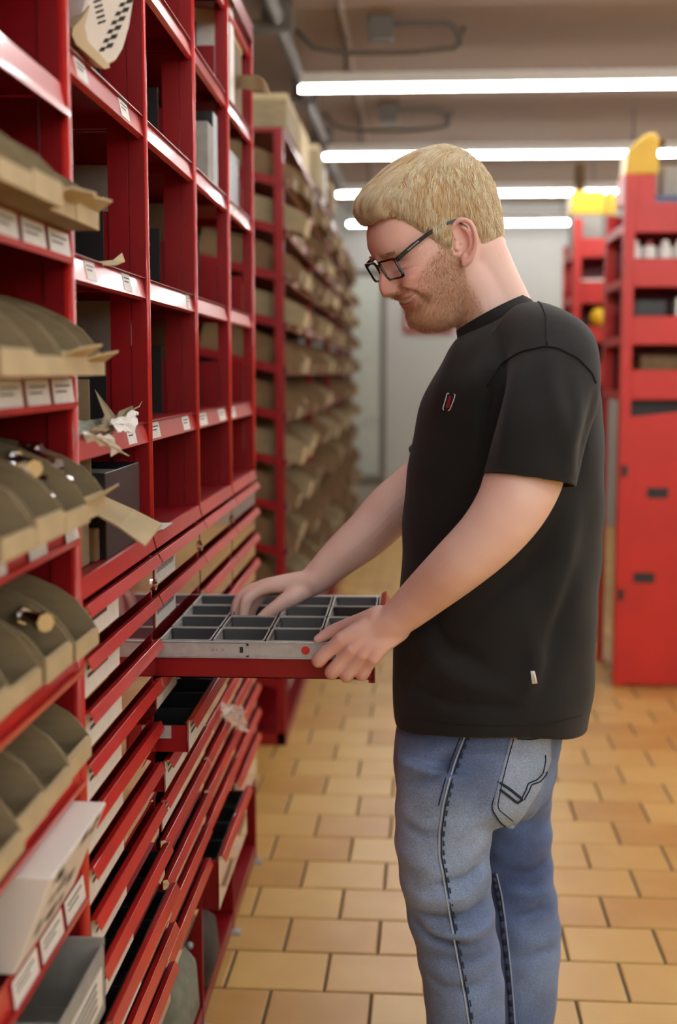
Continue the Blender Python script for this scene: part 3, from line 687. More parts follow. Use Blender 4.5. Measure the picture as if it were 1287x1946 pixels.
for r_, z in enumerate(ZF[:11]):
    for c in range(NC):
        y = YF0+.125+c*(YF1-YF0-.2)/(NC-1)
        place_bin(vf[rb.randrange(3)], (XF-.004+rb.uniform(0, .085), y+rb.uniform(-.006, .006), z-.0125+.004), 'cardboard bin on the far rack, %s shelf down, %s from the near end' % (ORD[r_], ORD[c]), 'cardboard bins on the far rack', 0, TL)
for i, (y, x0, w_, h_, m) in enumerate(((4.82, XF-.33, .34, .13, M_card), (5.5, XF-.3, .3, .16, M_cardL), (6.3, XF-.3, .32, .2, M_card), (7.3, XF-.34, .36, .16, M_cardD))):
    carton(x0, x0+w_, y, y+.45, 2.345, 2.345+h_, m, 'cardboard carton on top of the long far rack, %s from the near end' % ORD[i], lid=M_cardL)
solo('white_roll', MB().tube([(XF-.02, 6.9, 2.345), (XF-.02, 6.9, 2.52)], .04, 14), M_white, 'white paper roll standing on the far rack', 'paper roll')

# ================================================================== red racks on the right
def right_rack(name, x0, x1, yf, yb, label, tiers, zpan, slope):
    t = thing('tool_rack', ((x0+x1)/2, (yf+yb)/2, 0), label, 'rack', 'red racks on the right')
    MB().box(x0, x0+.05, yf, yf+.05, 0, tiers[0][1]+.12).build('post', M_redpl, t, bevel=.003)
    MB().box(x1-.05, x1, yf, yf+.05, 0, tiers[0][1]).build('post', M_redpl, t, bevel=.003)
    for y in (yb-.05,):
        MB().box(x0, x0+.05, y, yb, 0, tiers[0][1]).build('post', M_redpl, t); MB().box(x1-.05, x1, y, yb, 0, tiers[0][1]).build('post', M_redpl, t)
    for (z0, z1) in tiers:
        MB().box(x0+.05, x1-.05, yf+.01, yf+.025, z0, z1).build('front_rail', M_redpl, t, bevel=.003)
        MB().box(x0+.01, x1-.01, yf+.026, yb-.01, z0, z0+.012).build('shelf', M_red, t)
        MB().box(x0, x0+.012, yf+.052, yb-.052, z0, z0+.04).build('side_rail', M_redpl, t)
        MB().box(x1-.012, x1, yf+.052, yb-.052, z0, z0+.04).build('side_rail', M_redpl, t)
    MB().box(x0+.014, x0+.02, yf+.052, yb-.052, .03, (zpan or 1.3)).build('side_panel', M_redg, t)
    MB().box(x0+.02, x1-.02, yb-.03, yb-.025, .03, tiers[0][1]).build('back_panel', M_red, t)
    if zpan:
        p = MB().prism([(x0+.002, .012), (x1-.002, .012), (x1-.05, zpan), (x0+.05, zpan-slope), (x0+.002, zpan-slope)], 'y', yf-.012, yf-.001).build('door_panel', M_redpl, t)
        MB().box(x0+.02, x1-.02, yf+.06, yf+.075, .02, zpan+.05).build('inner_panel', M_dark, t)
        for (u, v) in ((1250, 937), (1224, 1098)):
            c = at(u, v, y=yf-.012); MB().box(c.x-.048, c.x+.048, yf-.0135, yf-.008, c.z-.024, c.z+.024).build('hole_plate', M_dark, p)  # dark plates put in for the shade inside rectangular holes
        for (u, v) in ((1187, 895), (1180, 1130)):
            c = at(u, v, y=yf-.012); MB().box(c.x-.012, c.x+.012, yf-.02, yf-.011, c.z-.025, c.z+.025).build('latch', M_dark, p)
    return t
YR = 5.78
zz = lambda v: at(1230, v, y=YR).z
tiers = [(zz(441), zz(384)), (zz(545), zz(490)), (zz(655), zz(600)), (zz(760), zz(703))]
right_rack('tool_rack', .945, 1.75, YR, YR+.56, 'tall red metal rack with a big red panel below, at the right edge', tiers, zz(762), .07)
def rbox(name, u0, u1, v0, v1, y, dy, m, label, cat, group=None, rnd_=False):
    a, b_ = at(u0, v0, y=y), at(u1, v1, y=y)
    if rnd_:
        return solo(name, MB().tube([((a.x+b_.x)/2, y+.05, b_.z), ((a.x+b_.x)/2, y+.05, a.z)], (b_.x-a.x)/2, 14), m, label, cat, group)
    return solo(name, MB().box(a.x, b_.x, y, y+dy, b_.z, a.z), m, label, cat, group, bevel=.006)
RT = [zt_[0]+.012 for zt_ in tiers]
for k, u in enumerate((1206, 1234, 1264, 1292)):
    c = at(u, 478, y=YR+.1)
    t = thing('white_canister', (c.x, YR+.1, RT[1]+.0003), 'white canister on the second shelf of the right rack, %s from the left' % ORD[k], 'canister', 'white canisters on the right rack')
    MB().tube([(c.x, YR+.1, RT[1]+.0003), (c.x, YR+.1, RT[1]+.17), (c.x, YR+.1, RT[1]+.178)], [.031, .031, .022], 14).build('can', M_wplast, t, smooth=False)
    MB().tube([(c.x, YR+.1, RT[1]+.178), (c.x, YR+.1, RT[1]+.2)], .018, 10).build('cap', M_red if k == 1 else M_wplast, t)
def on(x0, x1, z, h, y, dy, m, label, name, cat): return carton(x0, x1, y, y+dy, z, z+h, m, label, name, cat)
on(1.20, 1.36, RT[2], .20, YR+.08, .2, M_wplast, 'white box on the third shelf of the right rack', 'white_box', 'box')
on(1.02, 1.16, RT[2], .19, YR+.1, .2, M_black, 'black case on the third shelf of the right rack', 'black_case', 'case')
on(1.38, 1.6, RT[2], .17, YR+.1, .2, M_greybox, 'grey box at the right end of the right rack', 'grey_box', 'box')
on(1.05, 1.25, RT[3], .19, YR+.1, .25, M_cardD, 'brown box on the fourth shelf of the right rack', 'brown_box', 'box')
on(1.27, 1.55, RT[3], .18, YR+.12, .2, M_dark, 'dark box on the fourth shelf of the right rack', 'dark_box', 'box')
on(1.07, 1.55, RT[0], .16, YR+.1, .3, M_blue, 'blue tray on the top shelf of the right rack', 'blue_tray', 'tray')
on(1.14, 1.5, RT[0]+.163, .13, YR+.15, .25, M_greybox, 'grey carton on the blue tray of the right rack', 'grey_carton', 'carton')
# yellow hooked box high on the right rack
def hooked(u0, u1, v0, v1, y, label):
    a, b_ = at(u0, v0, y=y), at(u1, v1, y=y); w_ = b_.x-a.x; h_ = a.z-b_.z
    t = thing('yellow_hood', ((a.x+b_.x)/2, y, b_.z), label, 'yellow hood')
    pr = [(a.x, b_.z), (b_.x, b_.z), (b_.x, b_.z+h_*.8), (b_.x-w_*.12, b_.z+h_), (b_.x-w_*.4, b_.z+h_*.97), (a.x+w_*.25, b_.z+h_*.75), (a.x+w_*.05, b_.z+h_*.55)]
    MB().prism(pr, 'y', y, y+.18).build('hood', M_yellow, t, bevel=.006)
    MB().prism([(b_.x-.02, b_.z+h_*.78), (b_.x+w_*.28, b_.z+h_*.74), (b_.x+w_*.2, b_.z+h_*.86), (b_.x-.01, b_.z+h_*.97)], 'y', y+.03, y+.15).build('spout', M_cardD, t, bevel=.004)
    return t
hooked(1192, 1252, 252, 330, YR+.05, 'yellow curved hood on top of the right rack')
a, b_ = at(1187, 330, y=YR+.05), at(1246, 384, y=YR+.05)
carton(a.x, b_.x, YR+.05, YR+.25, tiers[0][1]+.001, a.z-.002, M_redpl, 'red box under the yellow hood on the right rack', 'red_box', 'box')
# second red rack farther back
Y2 = 8.0
z2 = lambda v: at(1120, v, y=Y2).z
tiers2 = [(z2(488), z2(452)), (z2(576), z2(534)), (z2(650), z2(620)), (z2(730), z2(690)), (z2(820), z2(785)), (z2(900), z2(870))]
right_rack('tool_rack', at(1090, 500, y=Y2).x, 1.95, Y2, Y2+.55, 'second red rack farther back on the right with a yellow tray on top', tiers2, None, 0)
T2 = [q[0]+.012 for q in tiers2]
a = at(1086, 407, y=Y2)
for k, (u0, u1, y) in enumerate(((1086, 1150, Y2+.06), (1152, 1172, Y2+.34))):
    p, q = at(u0, 362, y=y), at(u1, 407, y=y)
    tt = thing('yellow_tray', ((p.x+q.x)/2, y, tiers2[0][0]), 'yellow plastic tray on the farther right rack, %s' % ('front one' if k == 0 else 'back one'), 'tray', 'yellow trays')
    MB().box(p.x, q.x, y, y+.2, q.z, p.z).build('tray', M_yellow, tt, bevel=.01); MB().box(p.x+.01, q.x-.01, y+.01, y+.19, T2[0], q.z).build('stand', M_greybox, tt)
p, q = at(1103, 492, y=Y2+.06), at(1148, 530, y=Y2+.06)
on(p.x, q.x, T2[1], .14, Y2+.06, .3, M_wplast, 'white box on the second shelf of the farther right rack', 'white_box', 'box')
on(p.x, q.x, T2[2], .13, Y2+.06, .3, M_dark, 'dark box on the third shelf of the farther right rack', 'dark_box', 'box')
for k, (j, m_, nm, w_, h_) in enumerate(((0, M_wplast, 'white carton', .16, .16), (1, M_dark, 'dark crate', .2, .15), (2, M_greybox, 'grey carton', .18, .12), (3, M_black, 'black crate', .2, .14))):
    carton(1.26, 1.26+w_, Y2+.06, Y2+.3, T2[j], T2[j]+h_, m_, '%s on the %s shelf of the farther right rack, beside the nearer rack' % (nm, ORD[j]))
c = at(1137, 612, y=Y2+.05); solo('yellow_ball', MB().add(*loop_mesh([rrect(.015, .015, .014, 0), rrect(.05, .05, .049, .03), rrect(.055, .055, .054, .06), rrect(.04, .04, .039, .1), rrect(.012, .012, .011, .115)], True, True)), M_yellow, 'small yellow round cap on the farther right rack', 'cap', smooth=True).location = (c.x, Y2+.035, tiers2[2][1]+.0)
solo('dark_pipe', MB().tube([(at(1101, 400, y=9.2).x, 9.2, 1.2), (at(1101, 400, y=9.2).x, 9.2, at(1101, 312, y=9.2).z)], .036, 12).tube([(at(1101, 400, y=9.2).x, 9.2, 0), (at(1101, 400, y=9.2).x, 9.2, 1.2)], .036, 12), M_cardD, 'dark upright pipe standing behind the farther right rack', 'pipe')
# ================================================================== the man
PYC = 2.27
person = thing('person', (.17, PYC, 0), 'man in black t-shirt and blue jeans with glasses reaching into the open drawer', 'person')
def smooth_pts(pts, rad, n=5):
    """Catmull-Rom through points and radii"""
    P = [Vector(p) for p in pts]; out = []; ro = []
    for i in range(len(P)-1):
        p0, p1, p2, p3 = P[max(i-1, 0)], P[i], P[i+1], P[min(i+2, len(P)-1)]
        r0, r1, r2, r3 = rad[max(i-1, 0)], rad[i], rad[i+1], rad[min(i+2, len(P)-1)]
        for k in range(n):
            t = k/n
            f = lambda a, b, c, d: .5*((2*b)+(-a+c)*t+(2*a-5*b+4*c-d)*t*t+(-a+3*b-3*c+d)*t**3)
            out.append(Vector((f(p0.x, p1.x, p2.x, p3.x), f(p0.y, p1.y, p2.y, p3.y), f(p0.z, p1.z, p2.z, p3.z)))); ro.append(f(r0, r1, r2, r3))
    out.append(P[-1]); ro.append(rad[-1])
    return out, ro
def limb(mb, pts, rad, seg=20, n=5, round_end=True, round_start=False):
    p, r = smooth_pts(pts, rad, n)
    if round_end:
        d = (p[-1]-p[-2]).normalized(); e = p[-1]; rr = r[-1]
        for a in (25, 50, 70, 84): p.append(e+d*rr*math.sin(R(a))); r.append(rr*math.cos(R(a)))
    if round_start:
        d = (p[0]-p[1]).normalized(); e = p[0]; rr = r[0]
        for a in (25, 50, 70, 84): p.insert(0, e+d*rr*math.sin(R(a))); r.insert(0, rr*math.cos(R(a)))
    mb.tube(p, r, seg)
def remesh(mb, voxel, smooth=2, fac=.5):
    """one continuous skin around all the collected volumes"""
    me = bpy.data.meshes.new('tmp'); me.from_pydata([tuple(v) for v in mb.v], [], mb.f)
    bm = bmesh.new(); bm.from_mesh(me); bmesh.ops.recalc_face_normals(bm, faces=bm.faces); bm.to_mesh(me); bm.free()
    o = bpy.data.objects.new('tmp', me); col.objects.link(o)
    m = o.modifiers.new('r', 'REMESH'); m.mode = 'VOXEL'; m.voxel_size = voxel; m.adaptivity = 0
    if smooth: s = o.modifiers.new('s', 'SMOOTH'); s.iterations = smooth; s.factor = fac
    dg = bpy.context.evaluated_depsgraph_get(); dg.update()
    out = bpy.data.meshes.new_from_object(o.evaluated_get(dg)); bpy.data.objects.remove(o); bpy.data.meshes.remove(me)
    return out
def co_of(me):
    a = np.empty(len(me.vertices)*3); me.vertices.foreach_get('co', a); return a.reshape(-1, 3)
def no_of(me):
    a = np.empty(len(me.vertices)*3); me.vertices.foreach_get('normal', a); return a.reshape(-1, 3)
def set_co(me, c): me.vertices.foreach_set('co', np.ascontiguousarray(c).ravel()); me.update()
def finish(me, name, mats, parent):
    c = co_of(me)-np.array(origin(parent)); set_co(me, c)
    me.name = name
    for m in (mats if isinstance(mats, (list, tuple)) else [mats]): me.materials.append(m)
    me.polygons.foreach_set('use_smooth', [True]*len(me.polygons)); me.update()
    o = bpy.data.objects.new(name, me); col.objects.link(o); o.parent = parent
    return o
def set_col(me, arr, name='tint'):
    a = me.color_attributes.new(name, 'FLOAT_COLOR', 'POINT'); full = np.ones((len(me.vertices), 4), np.float32); full[:, :3] = arr; a.data.foreach_set('color', full.ravel())
def lin3(c): return np.array(lin(c)[:3])
def gs(x, s): return np.exp(-(x/s)**2)
def sst(a, b, x):
    t = np.clip((x-a)/(b-a), 0, 1); return t*t*(3-2*t)

# ------------------------------------------------------------------ head, in its own frame: f forward, l left, u up
NOD, HYAW = R(28), R(24)
_f0 = Vector((-math.cos(HYAW), -math.sin(HYAW), 0)); HL = Vector((math.sin(HYAW), -math.cos(HYAW), 0))
HF = _f0*math.cos(NOD)-_z*math.sin(NOD); HU = _z*math.cos(NOD)+_f0*math.sin(NOD)
HC = Vector((.0487, 2.2527, 1.6667))
HMAT = np.array([list(HF), list(HL), list(HU)])
def h2w(a): return np.asarray(a) @ HMAT+np.array(HC)
def w2h(a): return (np.asarray(a)-np.array(HC)) @ HMAT.T
T = np.array([ # u, front, back, half width
 (-.132, .060, .030, .018), (-.128, .074, .015, .030), (-.120, .089, -.005, .041), (-.103, .1060, -.032, .0505), (-.086, .1085, -.058, .0575), (-.072, .1045, -.078, .0625), (-.064, .1040, -.084, .0650),
 (-.056, .1065, -.086, .0675), (-.0485, .1110, -.088, .0690), (-.036, .1110, -.092, .0715), (-.025, .1095, -.097, .0735), (-.007, .1075, -.103, .0755), (.010, .1075, -.109, .0770),
 (.030, .1110, -.113, .0780), (.045, .1165, -.116, .0780), (.055, .1160, -.117, .0775), (.075, .1080, -.115, .0735), (.095, .0930, -.110, .0665), (.115, .0680, -.097, .0535), (.128, .0420, -.072, .0350), (.134, .005, -.030, .008)])
NU, NS = 140, 160
uu = np.linspace(T[0, 0], T[-1, 0], NU)
def tab(k):
    v = np.interp(uu, T[:, 0], T[:, k]); 
    for _ in range(2): v[1:-1] = (v[:-2]+2*v[1:-1]+v[2:])/4
    return v
xf, xb, hw = tab(1), tab(2), tab(3)
ph = np.linspace(0, 2*np.pi, NS, endpoint=False)
Ug, Ph = np.meshgrid(uu, ph, indexing='ij')
cph, sph = np.cos(Ph), np.sin(Ph)
mid = np.where(uu > -.06, 0.0, np.interp(uu, [-.126, -.06], [.05, 0.0]))[:, None]
sup = lambda c, p: np.sign(c)*np.abs(c)**p
pex = .82+.10*sst(.0, .05, Ug)
Fg = mid+np.where(cph > 0, np.sign(cph)*np.abs(cph)**pex*(xf[:, None]-mid), sup(cph, .92)*(mid-xb[:, None]))
Lg = sup(sph, .86)*hw[:, None]
front = np.clip(cph, 0, 1)
aL = np.abs(Lg)
# nose
nz = np.interp(Ug, [-.042, -.037, -.032, -.027, -.018, -.007, .008, .030, .046], [0, .009, .0195, .0262, .0275, .0260, .0150, .0062, 0])
nw = np.interp(Ug, [-.042, -.030, -.016, .006, .030], [.0135, .0145, .0125, .0088, .008])
D = nz*np.exp(-(aL/nw)**2.4)
# wings of the nose, nostril
D += .0065*gs(aL-.0150, .0062)*gs(Ug+.028, .0085)
D -= .004*gs(aL-.008, .004)*gs(Ug+.0385, .0035)
D -= .0030*gs(aL-.0215, .0028)*gs(Ug+.028, .009)
# eyes, lids, brow, cheeks, laughter lines
D += -.0110*gs(aL-.032, .017)*gs(Ug-.012, .0115)+.0078*gs(aL-.034, .0125)*gs(Ug-.006, .0075)
D -= .0020*gs(aL-.034, .015)*gs(Ug-.0015, .0016)
D += .0035*gs(aL-.030, .018)*gs(Ug-.033, .007)
D += .0085*gs(aL-.046, .017)*gs(Ug+.019, .0135)
D -= .0026*gs(Ug+.0055-(aL-.04)*.2, .0026)*gs(aL-.042, .013)
for k_c, (du, sl) in enumerate(((.010, .55), (.003, .15), (-.004, -.25))):
    D -= .0013*gs(Ug-du-(aL-.056)*sl, .0014)*gs(aL-.061, .0075)
# fold from nose to mouth corner, smile
fold = np.interp(Ug, [-.072, -.055, -.040, -.028, -.020], [.0445, .0445, .0400, .0275, .0205])
fr_ = sst(-.078, -.062, Ug)*(1-sst(-.026, -.018, Ug))
D -= .0046*gs(aL-fold, .0034)*fr_
D += .0035*gs(aL-fold-.009, .008)*fr_
um = -.0555+.0062*(np.minimum(aL, .04)/.034)**2
hh_ = .0056*np.clip(1-(aL/.043)**2, 0, 1)
mo = sst(-.0012, .0012, hh_-np.abs(Ug-um))*(1-sst(.037, .042, aL))
D -= .0042*mo
D += .0030*gs(Ug-um-hh_-.0042, .0036)*(1-sst(.026, .036, aL))+.0026*gs(Ug-um+hh_+.0042, .0038)*(1-sst(.024, .036, aL))
D -= .0040*gs(aL-.0415, .004)*gs(Ug+.047, .005)
D -= .0030*gs(Ug+.0755, .005)*gs(aL, .022)
D += .003*gs(Ug+.092, .012)*gs(aL, .016)
# temple, jaw
D -= .004*gs(Ug-.045, .022)*gs(np.abs(Ph-np.pi)-np.pi+R(62), .28)
Fg = Fg+D*np.maximum(front, .25)*np.where(cph > -.1, 1, 0); Lg = Lg+D*.55*sph*np.where(cph > -.1, 1, 0)
head_l = np.stack([Fg, Lg, Ug], -1).reshape(-1, 3); head_w = h2w(head_l)
hf = []
for i in range(NU-1):
    for k in range(NS): hf.append((i*NS+k, i*NS+(k+1) % NS, (i+1)*NS+(k+1) % NS, (i+1)*NS+k))
hf += [tuple(range(NS-1, -1, -1)), tuple((NU-1)*NS+k for k in range(NS))]
skin = MB(); skin.add([tuple(v) for v in head_w], hf)
# ears: bowl, rim, inner ridge, lobe
def ear(side):
    et = R(17); fl = R(26)
    A = Vector((math.cos(et), 0, math.sin(et))); Bv = Vector((-math.sin(et), 0, math.cos(et))); Nn = Vector((0, side, 0))
    A2 = A*math.cos(fl)-Nn*math.sin(fl); N2 = Nn*math.cos(fl)+A*math.sin(fl)
    o = Vector((-.006, side*.0805, -.004))
    P = lambda a, b, n=0: tuple(h2w([list(o+A2*a+Bv*b+N2*n)])[0])
    rim_ = [(.006, .002, .000), (.013, .012, .004), (.015, .024, .007), (.008, .034, .009), (-.004, .037, .010), (-.016, .030, .011), (-.0215, .014, .011), (-.0205, -.003, .010), (-.015, -.017, .008), (-.006, -.030, .006), (.004, -.036, .004)]
    limb(skin, [P(*q) for q in rim_], [.0035, .0038, .0042, .0044, .0044, .0044, .0044, .0042, .0045, .0065, .006], 12, 4, True, True)
    limb(skin, [P(-.002, .026, .004), P(-.010, .017, .006), P(-.0125, .003, .007), P(-.009, -.011, .006), P(.001, -.018, .004)], [.003, .0038, .004, .004, .0035], 10, 4, True, True)
    limb(skin, [P(.012, .001, .002), P(.012, -.008, .003)], [.0045, .005], 10, 3, True, True)
    limb(skin, [P(.002, -.026, .002), P(.001, -.034, .003)], [.008, .0075], 12, 3, True, True)
    # bowl floor
    pl = [(.012, .0), (.013, .024), (.004, .034), (-.010, .031), (-.019, .014), (-.018, -.004), (-.010, -.022), (.004, -.032), (.012, -.018)]
    vs = [P(a, b, -.004) for a, b in pl]+[P(a*.8, b*.8, -.014) for a, b in pl]; n = len(pl)
    skin.add(vs, [tuple(range(n)), tuple(range(2*n-1, n-1, -1))]+[(i, i+n, (i+1) % n+n, (i+1) % n) for i in range(n)])
ear(1); ear(-1)
# neck and trunk under the clothes
limb(skin, [at(868, 500, y=2.255), at(905, 545, y=2.262), at(925, 590, y=2.268), at(950, 650, y=2.27), at(965, 760, y=2.27)], [.056, .059, .062, .062, .09], 32, 6)
limb(skin, [at(905, 470, y=2.256), at(935, 540, y=2.262), at(960, 600, y=2.268), at(985, 690, y=2.27)], [.050, .050, .053, .06], 28, 6)
limb(skin, [at(975, 715, y=2.18), at(970, 690, y=2.27), at(970, 715, y=2.38)], [.05, .06, .05], 20, 5, True, True)
limb(skin, [at(965, 740, y=2.27), at(960, 900, y=2.27), at(930, 1200, y=2.27), at(915, 1380, y=2.27)], [.10, .12, .115, .12], 28, 6, True, True)
# arms
limb(skin, [at(1000, 705, y=2.15), at(1052, 700, y=2.065), at(1035, 780, y=2.02), at(1012, 860, y=1.995), at(992, 918, y=1.982), at(968, 968, y=1.975), at(928, 1020, y=1.978), at(872, 1073, y=1.995), at(812, 1126, y=2.042), at(768, 1165, y=2.070), at(740, 1186, y=2.086), at(712, 1204, y=2.100)],
     [.055, .058, .059, .060, .0605, .056, .0505, .0455, .0390, .0330, .0285, .0210], 28, 6)
limb(skin, [at(965, 690, y=2.42), at(965, 705, y=2.48), at(905, 800, y=2.5), at(845, 885, y=2.505), at(800, 925, y=2.5), at(748, 965, y=2.485), at(697, 1016, y=2.47), at(650, 1055, y=2.455), at(612, 1090, y=2.445), at(590, 1107, y=2.44), at(565, 1116, y=2.44)],
     [.055, .058, .058, .057, .056, .052, .047, .040, .0325, .0285, .024], 28, 6)
# near hand: back of the hand, four curled fingers, thumb along the rim
Wn = at(742, 1185, y=2.080)
MCP = [at(652, 1214, y=2.094), at(671, 1230, y=2.088), at(691, 1241, y=2.084), at(711, 1249, y=2.080)]
PIP = [at(606, 1254, y=2.120), at(631, 1277, y=2.117), at(659, 1283, y=2.113), at(688, 1281, y=2.108)]
FRn = [(.0138, .0127, .0116), (.0136, .0122, .0113), (.0132, .0122, .0110), (.0124, .0116, .0103)]
for k in range(4):
    off = Vector((0, 0, .010-.0065*k))
    limb(skin, [Wn+off+Vector((.012, 0, 0)), (Wn+off).lerp(MCP[k], .5), MCP[k]], [.0225, .0185, FRn[k][0]], 16, 5, True, True)
    DIP = PIP[k]+Vector((.004, .017, -.001)); TIP = DIP+Vector((.008, .003, .014))
    limb(skin, [MCP[k], MCP[k].lerp(PIP[k], .5)+Vector((0, -.001, .001)), PIP[k], DIP, TIP], [FRn[k][0]*1.05, FRn[k][1]*.92, FRn[k][1]*1.04, FRn[k][2], FRn[k][2]*.9], 16, 5, True, True)
limb(skin, [at(758, 1174, y=2.074), at(732, 1191, y=2.084), at(706, 1206, y=2.094), at(684, 1220, y=2.100)], [.0320, .0285, .0235, .017], 16, 5, True, True)
limb(skin, [at(722, 1174, y=2.085), at(692, 1182, y=2.112), at(658, 1189, y=2.140), at(628, 1201, y=2.156), at(605, 1215, y=2.160)], [.022, .0180, .0122, .0108, .0084], 16, 5, True, True)
# far hand reaching down into a bin
Wf = at(596, 1104, y=2.44)
chains = [([(512, 1114, 2.424), (488, 1124, 2.421), (470, 1139, 2.418), (464, 1160, 2.418), (460, 1184, 2.42)], .0126),
          ([(506, 1112, 2.446), (478, 1122, 2.444), (456, 1140, 2.442), (448, 1162, 2.441), (447, 1184, 2.44)], .0126),
          ([(508, 1116, 2.467), (484, 1126, 2.467), (466, 1144, 2.465), (459, 1164, 2.463), (457, 1182, 2.461)], .012),
          ([(516, 1122, 2.484), (498, 1132, 2.485), (484, 1148, 2.484), (478, 1164, 2.482), (476, 1180, 2.48)], .0108)]
for c, r0 in chains:
    P = [at(u, v, y=y) for u, v, y in c]
    limb(skin, [Wf+Vector((.006, P[0].y-2.44 if abs(P[0].y-2.44) < .012 else math.copysign(.012, P[0].y-2.44), .0)), (Wf+Vector((0, 0, .002))).lerp(P[0], .55), P[0]], [.024, .0185, r0*1.12], 16, 5)
    limb(skin, P, [r0*1.1, r0*.96, r0*.98, r0*.85, r0*.72], 16, 5, True, True)
limb(skin, [at(582, 1118, y=2.43), at(556, 1134, y=2.412), at(530, 1150, y=2.402), at(508, 1166, y=2.400), at(487, 1184, y=2.402)], [.021, .0185, .0138, .0118, .0088], 16, 5, True, True)
body = remesh(skin, .0019, 3, .5)
def local_smooth(me, spots, iters):
    c = co_of(me); e = np.empty(len(me.edges)*2, np.int64); me.edges.foreach_get('vertices', e); e = e.reshape(-1, 2)
    wt = np.zeros(len(c))
    for p, r in spots: wt = np.maximum(wt, gs(np.linalg.norm(c-np.array(p), axis=1), r))
    near = wt > .02; em = near[e[:, 0]] | near[e[:, 1]]; e = e[em]; n = len(c)
    deg = np.bincount(e.ravel(), minlength=n).astype(float); deg[deg == 0] = 1
    for _ in range(iters):
        acc = np.stack([np.bincount(e[:, 0], c[e[:, 1], k], n)+np.bincount(e[:, 1], c[e[:, 0], k], n) for k in range(3)], 1)/deg[:, None]
        c = np.where(near[:, None], c+(acc-c)*(wt*.6)[:, None], c)
    set_co(me, c)
local_smooth(body, [(at(742, 1186, y=2.04), .034), (at(708, 1208, y=2.06), .026), (at(765, 1212, y=2.06), .02), (at(715, 1180, y=2.06), .022), (at(722, 1215, y=2.05), .026), (at(592, 1105, y=2.42), .026), (at(610, 1090, y=2.43), .02), (at(935, 560, y=2.21), .05), (at(905, 600, y=2.21), .04), (at(975, 985, y=1.94), .05), (at(560, 1112, y=2.42), .016)], 40)
bc = co_of(body); bl = w2h(bc)
# skin tones
S0 = lin3((240, 206, 194)); tint = np.tile(S0, (len(bc), 1))
def mixc(mask, c): 
    global tint
    m = np.clip(mask, 0, 1)[:, None]; tint = tint*(1-m)+lin3(c)*m
f_, l_, u_ = bl[:, 0], np.abs(bl[:, 1]), bl[:, 2]
ishead = (np.linalg.norm(bl-np.array([0, 0, .01]), axis=1) < .175)
rngs = np.random.RandomState(1)
wob = np.sin(bc[:, 0]*71+bc[:, 2]*53)*np.sin(bc[:, 1]*67-bc[:, 2]*41)
mixc(.12+.12*wob, (226, 168, 154))
mixc(ishead*.28*sst(.02, .09, f_), (222, 148, 132))
mixc(ishead*.5*gs(f_-.13, .02)*gs(u_+.018, .02)*gs(l_, .02), (214, 128, 118))
mixc(ishead*.4*gs(l_-.047, .02)*gs(u_+.018, .016)*sst(.05, .09, f_), (222, 140, 126))
mixc(.55*gs(l_-.092, .012)*sst(-.04, -.02, f_)*(1-sst(.01, .02, f_))*gs(u_, .045), (214, 112, 104))
# stubble over jaw, lip and chin
jaw = sst(-.005, .02, f_)*(1-sst(-.012, .012, u_+.32*(f_-.045)))*sst(-.150, -.125, u_)
jaw = np.maximum(jaw, sst(.0, .012, f_)*(1-sst(.03, .042, f_))*(1-sst(.02, .045, u_))*(u_ > -.06))
um_b = -.0555+.0062*(np.minimum(l_, .04)/.034)**2; hh_b = .0056*np.clip(1-(l_/.043)**2, 0, 1)
mst = .3*sst(.085, .10, f_)*gs(u_-um_b-.0165, .0055)*(1-sst(.022, .034, l_))
cheek = gs(l_-.050, .015)*gs(u_+.022, .02)*sst(.05, .07, f_)
mouthz = (1-sst(.036, .044, l_))*gs(u_-um_b, .011)*sst(.075, .09, f_)
jaw = np.clip(jaw-.8*cheek-1.1*mouthz, 0, 1)*ishead; beard = np.clip(np.maximum(jaw, mst), 0, 1)*ishead*((l_ < .0745) | (f_ > .016))
mixc(beard*.5, (176, 130, 98))
lipm = ishead*sst(.078, .09, f_)*(1-sst(.030, .037, l_))
mixc(lipm*gs(u_-um_b-hh_b-.0030, .0026)*.6, (206, 126, 114)); mixc(lipm*gs(u_-um_b+hh_b+.0038, .0034)*.75, (206, 116, 106))
inside = ishead*sst(.07, .085, f_)*(1-sst(.037, .041, l_))*sst(-.0004, .0006, hh_b-np.abs(u_-um_b)-.0004)
mixc(inside, (110, 40, 38)); mixc(inside*sst(-.0040, -.0030, u_-um_b), (250, 244, 234))
mixc(ishead*sst(.07, .09, f_)*gs(l_-.035, .013)*gs(u_-.0005, .0013)*.8, (92, 60, 46))        # lashes of the lowered lid
mixc(ishead*sst(.07, .09, f_)*gs(l_-.032, .018)*gs(u_-.034, .0042)*.4, (186, 140, 96))       # brows
mixc(ishead*sst(.09, .11, f_)*gs(l_-.008, .0035)*gs(u_+.0385, .003)*.8, (96, 44, 40))         # nostril
# hand warmth
for pt in MCP+PIP: mixc(.35*gs(np.linalg.norm(bc-np.array(pt), axis=1), .016), (206, 122, 112))
set_col(body, tint)
def skin_mat():
    m = mat('skin', (222, 176, 156), .48, bump=.12, bscale=420); nt = m.node_tree; N = nt.nodes; b = N['Principled BSDF']
    a = N.new('ShaderNodeVertexColor'); a.layer_name = 'tint'; nt.links.new(a.outputs[0], b.inputs['Base Color'])
    b.inputs['Subsurface Weight'].default_value = .12; b.inputs['Subsurface Radius'].default_value = (.009, .003, .0015); b.inputs['Subsurface Scale'].default_value = 1
    return m
M_skin = skin_mat()
body_o = finish(body, 'body', M_skin, person)

